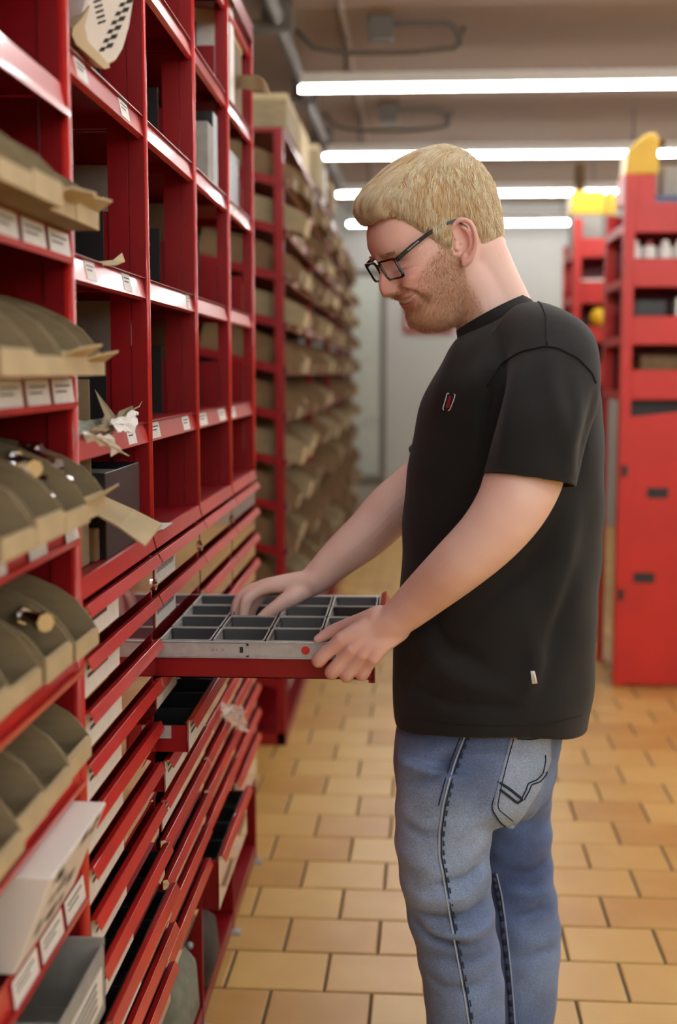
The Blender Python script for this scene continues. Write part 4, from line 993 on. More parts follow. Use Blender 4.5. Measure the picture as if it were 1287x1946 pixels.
# ------------------------------------------------------------------ strands of hair
def strands(roots, dirs, lens, rad, tones, name, m, parent, bend, nseg=4):
    """thin tapered three-sided hairs as one mesh; bend(p, t, d) -> moved point"""
    n = len(roots); k = nseg+1; V = np.zeros((n, k, 3, 3)); 
    side = np.cross(dirs, np.random.RandomState(2).normal(size=(n, 3))); side /= np.linalg.norm(side, axis=1)[:, None]+1e-9; up_ = np.cross(dirs, side)
    pts = bend(roots, dirs, lens, k)
    for i in range(k):
        r = rad*(1-.75*(i/nseg)**1.5)
        for j in range(3):
            a = 2*np.pi*j/3; V[:, i, j] = pts[:, i]+(side*math.cos(a)+up_*math.sin(a))*(r[:, None] if hasattr(r, 'shape') and r.ndim else r)
    verts = (V.reshape(-1, 3)-np.array(origin(parent)))
    base = (np.arange(n)*k*3)[:, None, None]; i_ = np.arange(nseg)[:, None]*3; j_ = np.arange(3)[None, :]; j2 = (j_+1) % 3
    q = np.stack([i_+j_, i_+j2, i_+3+j2, i_+3+j_], -1).reshape(1, -1, 4)+base.reshape(n, 1, 1)
    q = q.reshape(-1, 4)
    me = bpy.data.meshes.new(name); me.vertices.add(len(verts)); me.vertices.foreach_set('co', verts.ravel())
    me.loops.add(q.size); me.loops.foreach_set('vertex_index', q.ravel().astype(np.int32)); me.polygons.add(len(q))
    me.polygons.foreach_set('loop_start', np.arange(0, q.size, 4, dtype=np.int32)); me.polygons.foreach_set('loop_total', np.full(len(q), 4, np.int32)); me.polygons.foreach_set('use_smooth', [True]*len(q))
    me.update(calc_edges=True); me.validate()
    set_col(me, np.repeat(tones, k*3, axis=0)); me.materials.append(m)
    o = bpy.data.objects.new(name, me); col.objects.link(o); o.parent = parent
    return o
def hair_mat(name, rough=.38):
    m = mat(name, (220, 186, 128), rough); nt = m.node_tree; a = nt.nodes.new('ShaderNodeVertexColor'); a.layer_name = 'tint'
    nt.links.new(a.outputs[0], nt.nodes['Principled BSDF'].inputs['Base Color']); return m
M_hair = hair_mat('blond_hair')
HT = np.array([ # u, front, back, half width of the hair mass
 (-.085, .045, -.0960, .060), (-.06, .065, -.1030, .068), (-.033, .075, -.1110, .0755), (-.01, .080, -.1190, .0800), (.018, .085, -.1270, .0835), (.04, .090, -.1310, .0860), (.07, .095, -.1325, .0870),
 (.086, .1000, -.1310, .0855), (.096, .1050, -.1275, .0840), (.108, .1085, -.1210, .0810), (.122, .1080, -.1105, .0760), (.135, .0970, -.0985, .0690), (.145, .0740, -.0860, .0600), (.153, .0420, -.070, .0470), (.159, .010, -.050, .028), (.161, -.005, -.035, .008)])
nu2, ns2 = 120, 140
u2 = np.linspace(HT[0, 0], HT[-1, 0], nu2); p2 = np.linspace(0, 2*np.pi, ns2, endpoint=False)
U2, P2 = np.meshgrid(u2, p2, indexing='ij'); c2, s2 = np.cos(P2), np.sin(P2)
def tb(k):
    v = np.interp(u2, HT[:, 0], HT[:, k])
    for _ in range(3): v[1:-1] = (v[:-2]+2*v[1:-1]+v[2:])/4
    return v
F2 = np.where(c2 > 0, sup(c2, .80)*tb(1)[:, None], sup(c2, .9)*(-tb(2)[:, None])); L2 = sup(s2, .86)*tb(3)[:, None]
ang = np.degrees(np.abs(np.where(P2 > np.pi, P2-2*np.pi, P2)))
hl = np.interp(ang, [0, 25, 38, 46, 52, 62, 70, 78, 86, 91, 100, 112, 130, 155, 180], [.088, .088, .085, .074, .058, .036, .012, -.006, -.010, .036, .034, -.026, -.058, -.070, -.072])
hm = sst(-.004, .006, U2-hl)
clump = 0*P2
k_ = (hm*(1+0)-(1-hm)*.16)
hm2 = sst(-.014, .030, U2-hl); sdm = sst(38, 56, ang); sc_ = (1-.17*(1-hm))*(1-sdm)+(1-.15*(1-hm2))*sdm
ovh = sst(.078, .098, U2)*(1-sst(.050, .062, L2*sc_+.25*(.12-U2))); sc_ = sc_*(1-.035*(1-ovh)*sst(.06, .09, U2)*(L2 > 0))
cap_l = np.stack([F2*sc_, L2*sc_, U2], -1).reshape(-1, 3); cap_w = h2w(cap_l)
cf = []
for i in range(nu2-1):
    for k in range(ns2): cf.append((i*ns2+k, i*ns2+(k+1) % ns2, (i+1)*ns2+(k+1) % ns2, (i+1)*ns2+k))
cf += [tuple(range(ns2-1, -1, -1)), tuple((nu2-1)*ns2+k for k in range(ns2))]
hme = bpy.data.meshes.new('hair'); hme.from_pydata([tuple(v-np.array(origin(person))) for v in cap_w], [], cf); hme.materials.append(M_hair); hme.polygons.foreach_set('use_smooth', [True]*len(hme.polygons))
wv = np.sin(cap_l[:, 0]*210+cap_l[:, 1]*90)*np.sin(cap_l[:, 2]*170+cap_l[:, 0]*60)
set_col(hme, lin3((212, 178, 122))*(1+.12*wv[:, None]))
hair_o = bpy.data.objects.new('hair', hme); col.objects.link(hair_o); hair_o.parent = person
# strands grow away from the crown and follow the hair mass
rh = np.random.RandomState(6); CROWN = np.array([-.095, -.005, .136])
def surf(f, l, u):
    """distance outside the hair mass along its ring, as a scale factor"""
    t1, t2, t3 = np.interp(u, HT[:, 0], HT[:, 1]), -np.interp(u, HT[:, 0], HT[:, 2]), np.interp(u, HT[:, 0], HT[:, 3])
    a = np.where(f > 0, t1, t2); e = np.where(f > 0, .80, .9)
    return np.sqrt(np.abs(f/a)**(2/e)+np.abs(l/np.maximum(t3, 1e-4))**(2/.86))
sel = np.where((hm.reshape(-1) > .6))[0]
wgt = np.where(cap_l[sel, 2] > .150, .25, 1.0)*np.where(cap_l[sel, 1] < -.03, .35, 1.0); wgt /= wgt.sum()
NH, NG = 17000, 900
bvh_h = BVHTree.FromPolygons([Vector(v) for v in cap_l], cf)
ix = rh.choice(sel, NH, p=wgt); r0 = cap_l[ix]*(1-.02*rh.rand(NH))[:, None]+rh.normal(0, .0015, (NH, 3))
gi = rh.choice(sel, NG, p=wgt); g0 = cap_l[gi]
gid = np.array([np.argmin(((g0-p)**2).sum(1)) for p in r0])
gjit = rh.normal(0, .20, (NG, 3)); gtone = rh.rand(NG)
away = r0-CROWN; away /= np.linalg.norm(away, axis=1)[:, None]+1e-6
topm = (sst(.080, .112, r0[:, 2])*(1-sst(.040, .062, r0[:, 1]+.25*(.12-r0[:, 2]))))[:, None]
dv_ = away*(.4+.35*(1-topm))+np.array([.95, -.22, .02])*topm+np.array([.22, 0, -.75])*(1-topm)+gjit[gid]+rh.normal(0, .07, (NH, 3))
ln = (.020+.036*topm[:, 0])*(.6+.7*rh.rand(NH))*np.where(r0[:, 2] < -.02, .6, 1)
off_ = .0006+.0035*rh.rand(NH)**2+.002*gtone[gid]
K_ = 6; hp = np.zeros((NH, K_, 3)); lastn = None
for q in range(NH):
    p = Vector(r0[q]); d = Vector(dv_[q]); hgt = off_[q]; st = ln[q]/(K_-1); tip = K_-1
    for i in range(K_):
        loc, nn, _i, _d = bvh_h.find_nearest(p)
        tgt_ = loc+nn*(hgt*min(1, .2+i*.4)+(.0015 if i == tip and q % 5 == 0 else 0))
        p = p.lerp(tgt_, .85) if i else loc-nn*.001
        hp[q, i] = p
        d = d-nn*d.dot(nn); d.normalize(); p = p+d*st; d.z -= .05
# hairs of one lock lean together towards the tip
gm = np.zeros((NG, K_, 3)); cnt = np.bincount(gid, minlength=NG)[:, None, None]
np.add.at(gm, gid, hp); gm /= np.maximum(cnt, 1)
pull = (np.arange(K_)/(K_-1)*.45)[None, :, None]; hp = hp*(1-pull)+gm[gid]*pull
hw_ = h2w(hp.reshape(-1, 3)).reshape(NH, K_, 3)
tn = np.clip(.62*gtone[gid]+.38*rh.rand(NH), 0, 1)[:, None]; tones = lin3((255, 250, 224))*(tn)+lin3((218, 182, 126))*(1-tn)
dn_ = dv_/np.linalg.norm(dv_, axis=1)[:, None]
strands(hw_[:, 0], dn_ @ HMAT, ln, .00048, tones, 'hair_strands', M_hair, hair_o, lambda a, b, c, k: hw_, K_-1)
# stubble
bi = np.where(beard > .35)[0]; pb = beard[bi]*np.where(bl[bi, 1] > -.02, 1, .3); pb = pb/pb.sum(); NB = 6500
bx = rh.choice(bi, NB, p=pb); bn = no_of(body)[bx]
broot = co_of(body)[bx]+np.array(origin(person))
gd = bn*.75+np.array([.05, 0, -.75])+rh.normal(0, .35, (NB, 3)); gd /= np.linalg.norm(gd, axis=1)[:, None]
bl2 = .0028+.0034*rh.rand(NB)
def bend_b(rt, d, le, k): return np.stack([rt+d*(le*i/(k-1))[:, None]+np.array([0, 0, -.001])*(i/(k-1))**2 for i in range(k)], 1)
tb_ = rh.rand(NB)[:, None]; tones = lin3((230, 190, 136))*tb_+lin3((138, 92, 60))*(1-tb_)
strands(broot, gd, bl2, .00021, tones, 'beard', M_hair, person, bend_b, 2)
# brows
ei = np.where((gs(np.abs(bl[:, 1])-.031, .016)*gs(bl[:, 2]-.034, .004)*sst(.08, .1, bl[:, 0])) > .4)[0]
if len(ei):
    ex = rh.choice(ei, 260); er = co_of(body)[ex]+np.array(origin(person)); ed = no_of(body)[ex]*.35+np.sign(bl[ex, 1])[:, None]*np.array(HL)*.8+rh.normal(0, .2, (260, 3)); ed /= np.linalg.norm(ed, axis=1)[:, None]
    strands(er, ed, np.full(260, .008), .00028, np.tile(lin3((190, 144, 92)), (260, 1)), 'eyebrows', M_hair, person, bend_b, 2)

# ------------------------------------------------------------------ glasses
gl = thing_g = bpy.data.objects.new('glasses', None); col.objects.link(gl); gl.parent = person; gl.location = Vector(h2w([[.115, 0, .01]])[0])-origin(person); gl.empty_display_size = .03
M_frame = mat('black_acetate', (16, 15, 17), .2, coat=.4)
def glass_mat():
    m = bpy.data.materials.new('spectacle_lens'); m.use_nodes = True; nt = m.node_tree; N = nt.nodes; N.clear()
    tr = N.new('ShaderNodeBsdfTransparent'); tr.inputs[0].default_value = (.93, .92, .91, 1); g = N.new('ShaderNodeBsdfGlossy'); g.inputs['Roughness'].default_value = .02
    fr = N.new('ShaderNodeFresnel'); fr.inputs[0].default_value = 1.5; mx = N.new('ShaderNodeMixShader'); o = N.new('ShaderNodeOutputMaterial')
    mx.inputs[0].default_value = .07; nt.links.new(tr.outputs[0], mx.inputs[1]); nt.links.new(g.outputs[0], mx.inputs[2]); nt.links.new(mx.outputs[0], o.inputs[0]); return m
M_lens = glass_mat()
def lens_loop(side, hx_, hy_, r, df=0.0):
    pts = []
    for (a, b, z) in rrect(hx_, hy_, r, 0, 5):
        l = side*.0365+a; pts.append((.1195-1.3*l*l+.10*b+df, l, .0098+b))
    return pts
for side in (1, -1):
    o1, i1 = lens_loop(side, .0295, .0188, .0075), lens_loop(side, .0265, .0158, .006)
    o2, i2 = lens_loop(side, .0295, .0188, .0075, -.0035), lens_loop(side, .0265, .0158, .006, -.0035)
    vs, fs = loop_mesh([o1, i1, i2, o2, o1], False); fr_o = MB().add([tuple(v) for v in h2w(vs)], fs).build('lens_rim', M_frame, gl)
    g1 = lens_loop(side, .0267, .0160, .006, -.0015); g2 = lens_loop(side, .0267, .0160, .006, -.0022)
    n = len(g1); MB().add([tuple(v) for v in h2w(g1+g2)], [tuple(range(n)), tuple(range(2*n-1, n-1, -1))]+[(i, i+n, (i+1) % n+n, (i+1) % n) for i in range(n)]).build('lens', M_lens, gl)
    arm = [(.113, side*.0645, .0225), (.107, side*.0685, .0245), (.080, side*.0745, .0315), (.0455, side*.0815, .0375), (.010, side*.0865, .0385), (-.010, side*.0840, .034), (-.024, side*.0815, .014)]
    mb = MB(); vs = []
    for i, (a, b, c) in enumerate(arm):
        h_ = [.0042, .0042, .0038, .0032, .003, .003, .003][i]
        vs += [(a, b-side*.0011, c-h_), (a, b+side*.0011, c-h_), (a, b+side*.0011, c+h_), (a, b-side*.0011, c+h_)]
    fs = [(0, 1, 2, 3), (27, 26, 25, 24)]
    for i in range(6):
        for k in range(4): fs.append((i*4+k, i*4+(k+1) % 4, (i+1)*4+(k+1) % 4, (i+1)*4+k))
    mb.add([tuple(v) for v in h2w(vs)], fs).build('temple_arm', M_frame, gl)
    vs = []
    for (a, b, c) in ((.090, .0737, .0290), (.066, .0788, .0342)):
        for h_ in (-.0009, .0009): vs.append((a, side*b+side*.0005, c+h_))
    MB().add([tuple(v) for v in h2w(vs)], [(0, 1, 3, 2)]).build('lettering', M_rim, gl)
MB().tube([tuple(v) for v in h2w([(.1185, .0085, .0195), (.1225, 0, .0225), (.1185, -.0085, .0195)])], .0021, 8).build('bridge', M_frame, gl, smooth=True)
# ------------------------------------------------------------------ clothes
def stack(mb, rows, yc, seg=48, p=.9, q=.85):
    """horizontal rounded rings: rows of (z, xfront, xback, half width)"""
    a = np.linspace(0, 2*np.pi, seg, endpoint=False); vs = []
    for (z, x0, x1, hb) in rows:
        c = (x0+x1)/2; h_ = (x1-x0)/2
        for t in a: vs.append((c+math.copysign(abs(math.cos(t))**p, math.cos(t))*h_, yc+math.copysign(abs(math.sin(t))**q, math.sin(t))*hb, z))
    n = seg; fs = []
    for i in range(len(rows)-1):
        for k in range(n): fs.append((i*n+k, i*n+(k+1) % n, (i+1)*n+(k+1) % n, (i+1)*n+k))
    fs += [tuple(range(n-1, -1, -1)), tuple((len(rows)-1)*n+k for k in range(n))]
    mb.add(vs, fs)
def sil(rows, yc):
    out = []
    for (v, u0, u1, hb) in rows:
        a, b = at(u0, v, y=yc), at(u1, v, y=yc); out.append(((a.z+b.z)/2, a.x, b.x, hb))
    return sorted(out)
def densify(rows, n=4):
    rows = np.array(rows); out = []
    zz_ = np.linspace(rows[0, 0], rows[-1, 0], len(rows)*n)
    cols_ = [np.interp(zz_, rows[:, 0], rows[:, k]) for k in range(1, 4)]
    for c in cols_:
        for _ in range(2): c[1:-1] = (c[:-2]+2*c[1:-1]+c[2:])/4
    return list(zip(zz_, *cols_))
def crease(me, lines, side=-1, normal_limit=-.1):
    """press or raise folds along polylines drawn on the side of a garment that faces the aisle (x,z plane)"""
    c = co_of(me); n = no_of(me); d = np.zeros(len(c))
    for (pix, yq, wd, amp) in lines:
        P = [np.array(at(u, v, y=yq))[[0, 2]] for u, v in pix]
        X = c[:, [0, 2]]; best = np.full(len(c), 9.0); tt = np.zeros(len(c)); L = len(P)-1
        for i in range(L):
            a, b = P[i], P[i+1]; ab = b-a; t = np.clip(((X-a) @ ab)/(ab @ ab), 0, 1); q = np.linalg.norm(X-(a+t[:, None]*ab), axis=1)
            m = q < best; best[m] = q[m]; tt[m] = (i+t[m])/L
        d += amp*np.exp(-(best/wd)**2)*(np.sin(np.pi*np.clip(tt*.9+.05, 0, 1))**.6)*np.clip(-n[:, 1]*1.5, 0, 1)
    return d
def cut(me, pt, nr):
    """open a garment at a plane, dropping what lies on the side the normal points to"""
    bm = bmesh.new(); bm.from_mesh(me)
    return bm
# ---- jeans
M_denim = None
def denim_mat():
    m = mat('blue_denim', (104, 130, 170), .8, bump=.35, bscale=900, sheen=.15); nt = m.node_tree; N = nt.nodes; L = nt.links; b = N['Principled BSDF']
    vc = N.new('ShaderNodeVertexColor'); vc.layer_name = 'tint'; tc = N.new('ShaderNodeTexCoord')
    n = N.new('ShaderNodeTexNoise'); n.inputs['Scale'].default_value = 420; n.inputs['Detail'].default_value = 3; L.new(tc.outputs['Object'], n.inputs['Vector'])
    n3 = N.new('ShaderNodeTexNoise'); n3.inputs['Scale'].default_value = 18; n3.inputs['Detail'].default_value = 5; L.new(tc.outputs['Object'], n3.inputs['Vector'])
    r = N.new('ShaderNodeMapRange'); r.inputs[1].default_value = .3; r.inputs[2].default_value = .7; r.inputs[3].default_value = .72; r.inputs[4].default_value = 1.25; L.new(n.outputs['Fac'], r.inputs[0])
    r3 = N.new('ShaderNodeMapRange'); r3.inputs[1].default_value = .3; r3.inputs[2].default_value = .7; r3.inputs[3].default_value = .85; r3.inputs[4].default_value = 1.15; L.new(n3.outputs['Fac'], r3.inputs[0])
    mu = N.new('ShaderNodeMath'); mu.operation = 'MULTIPLY'; L.new(r.outputs[0], mu.inputs[0]); L.new(r3.outputs[0], mu.inputs[1])
    mx = N.new('ShaderNodeVectorMath'); mx.operation = 'SCALE'; L.new(vc.outputs[0], mx.inputs[0]); L.new(mu.outputs[0], mx.inputs['Scale']); L.new(mx.outputs[0], b.inputs['Base Color'])
    return m
M_denim = denim_mat(); M_stitch = mat('dark_stitching', (26, 32, 48), .8); M_pucker = mat('dark_denim_pucker', (52, 66, 98), .85); M_fray = mat('pale_seam', (168, 186, 206), .85)
jn = MB()
stack(jn, densify(sil([(1325, 775, 1075, .165), (1380, 752, 1068, .172), (1420, 749, 1064, .176), (1460, 749, 1055, .178), (1500, 752, 1030, .176), (1530, 770, 990, .15)], 2.27), 4), 2.275)
YN, YFAR = 2.178, 2.388
def leg(rows, y):
    P = [Vector(at(u, v, y=y)) for u, v, r in rows]; return P, [r for _, _, r in rows]
P, rr = leg([(856, 1440, .094), (848, 1520, .091), (843, 1600, .0855), (846, 1670, .081), (856, 1730, .078), (871, 1800, .0745), (880, 1870, .073), (885, 1946, .072)], YN)
P += [Vector((P[-1].x+.005, YN, .16)), Vector((P[-1].x+.008, YN, .07))]; rr += [.070, .070]
limb(jn, P, rr, 32, 5, False)
P, rr = leg([(960, 1440, .09), (962, 1520, .088), (968, 1600, .082), (976, 1660, .078), (984, 1730, .080), (988, 1800, .080), (986, 1870, .077), (980, 1946, .073)], YFAR)
P += [Vector((P[-1].x+.0, YFAR, .16)), Vector((P[-1].x+.0, YFAR, .07))]; rr += [.070, .070]
limb(jn, P, rr, 32, 5, False)
for (u, v, y, r_) in ((958, 1448, 2.20, .09), (972, 1455, 2.36, .088)):
    limb(jn, [at(u, v-15, y=y), at(u, v+25, y=y)], [r_, r_*.98], 24, 3, True, True)
jme = remesh(jn, .006, 6, .5)
c = co_of(jme); n = no_of(jme)
folds = [ # pixels along the fold, depth plane, width, height
 ([(935, 1640), (880, 1660), (820, 1668)], YN-.05, .008, -.006), ([(938, 1655), (880, 1690), (800, 1700)], YN-.05, .010, .006),
 ([(948, 1710), (890, 1730), (780, 1735)], YN-.05, .009, -.007), ([(952, 1745), (900, 1765), (800, 1762)], YN-.05, .010, .006), ([(765, 1742), (820, 1775), (900, 1790)], YN-.05, .008, -.006),
 ([(955, 1800), (900, 1815), (820, 1812)], YN-.05, .010, -.004), ([(800, 1850), (850, 1870), (930, 1860)], YN-.05, .010, -.004),
 ([(752, 1560), (800, 1580), (840, 1575)], YN-.06, .010, -.005), ([(870, 1405), (820, 1440), (765, 1450)], YN-.06, .012, .005), ([(860, 1430), (820, 1470), (770, 1490)], YN-.06, .010, -.006), ([(1000, 1560), (965, 1600), (900, 1630)], YN-.04, .014, -.008),
 ([(1045, 1640), (1010, 1650), (965, 1640)], YFAR-.05, .009, -.006), ([(1060, 1690), (1010, 1690), (960, 1680)], YFAR-.05, .010, .005), ([(1064, 1730), (1020, 1720), (960, 1735)], YFAR-.05, .009, -.005), ([(1066, 1800), (1020, 1800), (975, 1815)], YFAR-.05, .010, -.004)]
d = 1.35*crease(jme, folds)
w1 = .0016*np.sin(c[:, 2]*95+np.sin(c[:, 0]*30)*2+c[:, 1]*12)*sst(.25, .4, c[:, 2])*(1-sst(.62, .8, c[:, 2]))+.0012*np.sin(c[:, 0]*55+c[:, 2]*38+c[:, 1]*25)
c = c+n*(d+w1)[:, None]; set_co(jme, c)
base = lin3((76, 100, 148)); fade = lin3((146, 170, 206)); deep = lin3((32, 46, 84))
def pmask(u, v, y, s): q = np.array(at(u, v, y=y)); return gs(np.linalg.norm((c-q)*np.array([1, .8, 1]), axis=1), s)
fm = np.clip(1.0*pmask(800, 1560, YN-.06, .11)+.8*pmask(790, 1680, YN-.06, .10)+.7*pmask(985, 1500, YN-.08, .07)+.6*pmask(930, 1610, YN-.07, .07)+.5*pmask(860, 1880, YN-.07, .12)+.5*pmask(1010, 1850, YFAR-.07, .1), 0, 1)  # denim fade; thigh and knee highlights also put into the colour
dm = np.clip(.7*pmask(890, 1480, YN-.09, .07)+.6*pmask(870, 1780, YN-.07, .06)+.6*pmask(1000, 1660, YFAR-.07, .07)-d*60, 0, .9)  # hollows and pressed folds darkened, their shade put into the colour
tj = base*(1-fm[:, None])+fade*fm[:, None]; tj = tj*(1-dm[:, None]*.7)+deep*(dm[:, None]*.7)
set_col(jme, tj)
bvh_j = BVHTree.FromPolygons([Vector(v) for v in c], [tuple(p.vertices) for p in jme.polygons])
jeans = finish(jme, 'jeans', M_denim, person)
def cast(bvh, u, v, lift=.001, y_hint=None):
    h_ = bvh.ray_cast(CAMP, ray(u, v).normalized())
    if h_[0] is None: return None, None
    return h_[0]+h_[1]*lift, h_[1]
def seam(bvh, pix, rad, name, m, parent, n=8, lift=.0009, dash=None):
    pts = []
    for i in range(len(pix)-1):
        for k in range(n):
            t = k/n; p, nn = cast(bvh, pix[i][0]*(1-t)+pix[i+1][0]*t, pix[i][1]*(1-t)+pix[i+1][1]*t, lift)
            if p is not None and (not pts or (p-pts[-1]).length < .04): pts.append(p)
    p, nn = cast(bvh, *pix[-1], lift)
    if p is not None and pts and (p-pts[-1]).length < .04: pts.append(p)
    if len(pts) < 3: return None
    for _ in range(2): pts = [pts[0]]+[(pts[i-1]+pts[i]*2+pts[i+1])/4 for i in range(1, len(pts)-1)]+[pts[-1]]
    mb = MB()
    if dash:
        for i in range(0, len(pts)-1, 2): mb.tube([pts[i], pts[i+1]], rad, 5)
    else: mb.tube(pts, rad, 5)
    return mb.build(name, m, parent, smooth=True)
OUTS = [(884, 1398), (868, 1440), (852, 1490), (842, 1530), (835, 1580), (834, 1625), (842, 1665), (851, 1720), (862, 1780), (873, 1840), (884, 1900), (893, 1960)]
seam(bvh_j, OUTS, .0016, 'side_seam', M_fray, jeans); seam(bvh_j, [(u+5, v) for u, v in OUTS], .0012, 'side_seam', M_stitch, jeans)
seam(bvh_j, [(u+9, v) for u, v in OUTS], .0017, 'side_seam', M_pucker, jeans, dash=1, n=5)
seam(bvh_j, [(u-8, v) for u, v in OUTS[:4]], .0011, 'side_seam', M_stitch, jeans)
INS = [(934, 1660), (944, 1700), (952, 1760), (960, 1830), (966, 1900), (970, 1960)]
seam(bvh_j, [(u+10, v) for u, v in INS], .0014, 'inseam', M_fray, jeans); seam(bvh_j, [(u+3, v) for u, v in INS], .0045, 'inseam', M_pucker, jeans)
seam(bvh_j, [(u+4, v) for u, v in INS], .0042, 'inseam', M_stitch, jeans, dash=1, n=6, lift=.0014)
# back pocket: a stitched patch lying on the seat
pk = [[(971, 1397), (1000, 1399), (1046, 1392)], [(957, 1450), (990, 1450), (1046, 1446)], [(945, 1495), (985, 1500), (1026, 1500)], [(934, 1540), (960, 1552), (995, 1548)], [(948, 1560), (962, 1572), (975, 1575)]]
def grid_cast(bvh, g, lift, nu=6, nv=6):
    rows_ = []
    R_, C_ = len(g)-1, len(g[0])-1
    for i in range(R_*nu+1):
        row = []
        for j in range(C_*nv+1):
            a, b = min(i//nu, R_-1), min(j//nv, C_-1); s, t = i/nu-a, j/nv-b
            q = [(g[a][b][k]*(1-t)+g[a][b+1][k]*t)*(1-s)+(g[a+1][b][k]*(1-t)+g[a+1][b+1][k]*t)*s for k in (0, 1)]
            p, nn = cast(bvh, q[0], q[1], lift); row.append((p, nn))
        rows_.append(row)
    return rows_
def patch(bvh, g, thick, name, m, parent, nu=6, nv=6, colr=None):
    rows_ = grid_cast(bvh, g, thick, nu, nv); flat = [p for r_ in rows_ for p in r_]; good = [p for p in flat if p[0] is not None]
    n = len(rows_[0]); vs = []; last = good[0]
    for p in flat:
        if p[0] is None or (p[0]-last[0]).length > .25: p = last
        last = p; vs.append(p)
    top_ = [p for p, _ in vs]; bot = [p-nn*(thick+.002) for p, nn in vs]; N_ = len(top_)
    fs = [(i*n+j, i*n+j+1, (i+1)*n+j+1, (i+1)*n+j) for i in range(len(rows_)-1) for j in range(n-1)]
    fs2 = [tuple(k+N_ for k in reversed(f)) for f in fs]; edge = []
    ring = [j for j in range(n)]+[i*n+n-1 for i in range(1, len(rows_))]+[(len(rows_)-1)*n+j for j in range(n-2, -1, -1)]+[i*n for i in range(len(rows_)-2, 0, -1)]
    for a, b in zip(ring, ring[1:]+ring[:1]): edge.append((b, a, a+N_, b+N_))
    mb = MB().add(top_+bot, fs+fs2+edge); o = mb.build(name, m, parent, smooth=True)
    if colr is not None: set_col(o.data, np.tile(colr, (len(o.data.vertices), 1)))
    return o
pocket = patch(bvh_j, pk, .0022, 'back_pocket', M_denim, jeans, colr=lin3((150, 170, 200)))
bvh_p = BVHTree.FromPolygons([v.co+origin(pocket) for v in pocket.data.vertices], [tuple(p.vertices) for p in pocket.data.polygons])
for pix, r_, m in (([(969, 1400), (955, 1450), (944, 1495), (935, 1538), (950, 1562), (966, 1574)], .0013, M_stitch), ([(977, 1402), (963, 1452), (952, 1498), (945, 1536), (975, 1560)], .0009, M_stitch),
                   ([(947, 1485), (970, 1500), (992, 1518)], .0024, M_stitch), ([(950, 1500), (966, 1512), (983, 1526), (993, 1519)], .0024, M_stitch),
                   ([(992, 1516), (1000, 1500), (1004, 1488), (1020, 1482), (1032, 1470), (1037, 1445), (1036, 1435)], .0012, M_stitch), ([(996, 1520), (1006, 1502), (1010, 1491), (1026, 1486), (1037, 1474), (1040, 1466)], .0012, M_stitch),
                   ([(969, 1400), (985, 1404), (1010, 1405), (1040, 1400)], .0013, M_stitch), ([(967, 1402), (953, 1452), (942, 1497), (933, 1541)], .0010, M_fray)):
    seam(bvh_p, pix, r_, 'stitching', m, jeans, 6)
p, nn = cast(bvh_p, 979, 1400, .0005)
if p is not None: MB().tube([p, p+nn*.002], [.0048, .004], 12).build('rivet', mat('copper_rivet', (150, 100, 72), .35, metal=.9), jeans)
# ---- shoes
for i, (x, y) in enumerate((( .15, YN), (.24, YFAR))):
    rows = []
    sh = MB(); n = 16; L_ = .29
    loops = []
    for k in range(n):
        t = k/(n-1); xx = x+.085-L_*t; w_ = .034+.014*math.sin(math.pi*min(1, t*1.05))+.004*t; w_ *= 1-.75*max(0, (t-.86)/.14)**2; hgt = .10-.055*sst(.3, .75, np.float64(t)); hgt *= 1-.5*max(0, (t-.88)/.12)**2
        loop = []
        for a in range(14):
            q = 2*math.pi*a/14; loop.append((xx, y+w_*math.cos(q), max(.004, hgt*.5+hgt*.5*math.sin(q)*1.0)))
        loops.append(loop)
    so = sh.add(*loop_mesh(loops, True, True)).build('shoe', M_black, person, smooth=True)
    MB().add(*loop_mesh([[(q[0], y+(q[1]-y)*1.06, 0) for q in [ (x+.085-L_*k/15, y+(.034+.014*math.sin(math.pi*min(1, k/15*1.05)))*s_, 0) for s_, rng_ in ((1, range(16)), (-1, range(15, -1, -1))) for k in rng_]], [(q[0], y+(q[1]-y)*1.06, .018) for q in [(x+.085-L_*k/15, y+(.034+.014*math.sin(math.pi*min(1, k/15*1.05)))*s_, 0) for s_, rng_ in ((1, range(16)), (-1, range(15, -1, -1))) for k in rng_]]], True, True)).build('sole', M_white, so)
# ---- t-shirt
def cotton_mat():
    return mat('black_cotton', (11, 11, 12), .85, bump=.25, bscale=700, sheen=.06, var=.12, vscale=300)
M_cotton = cotton_mat()
ts = MB()
rows = sil([(1366, 748, 1114, .202), (1350, 748, 1116, .203), (1310, 747, 1123, .203), (1290, 745, 1125, .203), (1200, 752, 1130, .202), (1100, 761, 1137, .203), (1050, 764, 1140, .198), (960, 768, 1145, .194), (880, 775, 1147, .194), (820, 785, 1146, .198), (770, 799, 1142, .206), (720, 822, 1130, .208), (690, 838, 1120, .198), (665, 849, 1108, .180), (645, 860, 1094, .158), (630, 884, 1082, .138), (615, 912, 1068, .118), (600, 938, 1050, .096), (588, 958, 1034, .076), (578, 972, 1018, .05)], PYC)
stack(ts, densify(rows, 3), PYC, 56, .92, .88)
limb(ts, [at(1010, 655, y=2.17), at(1050, 680, y=2.085), at(1050, 740, y=2.03), at(1035, 810, y=1.995), at(1018, 870, y=1.982), at(1004, 915, y=1.975), at(996, 950, y=1.972)], [.075, .076, .0735, .0725, .072, .072, .072], 32, 6, False)
limb(ts, [at(985, 670, y=2.38), at(968, 705, y=2.47), at(925, 775, y=2.498), at(870, 850, y=2.503), at(822, 900, y=2.503)], [.075, .075, .073, .071, .069], 32, 6, False)
tme_ = remesh(ts, .0055, 7, .5)
c = co_of(tme_); n = no_of(tme_)
YA = 2.03
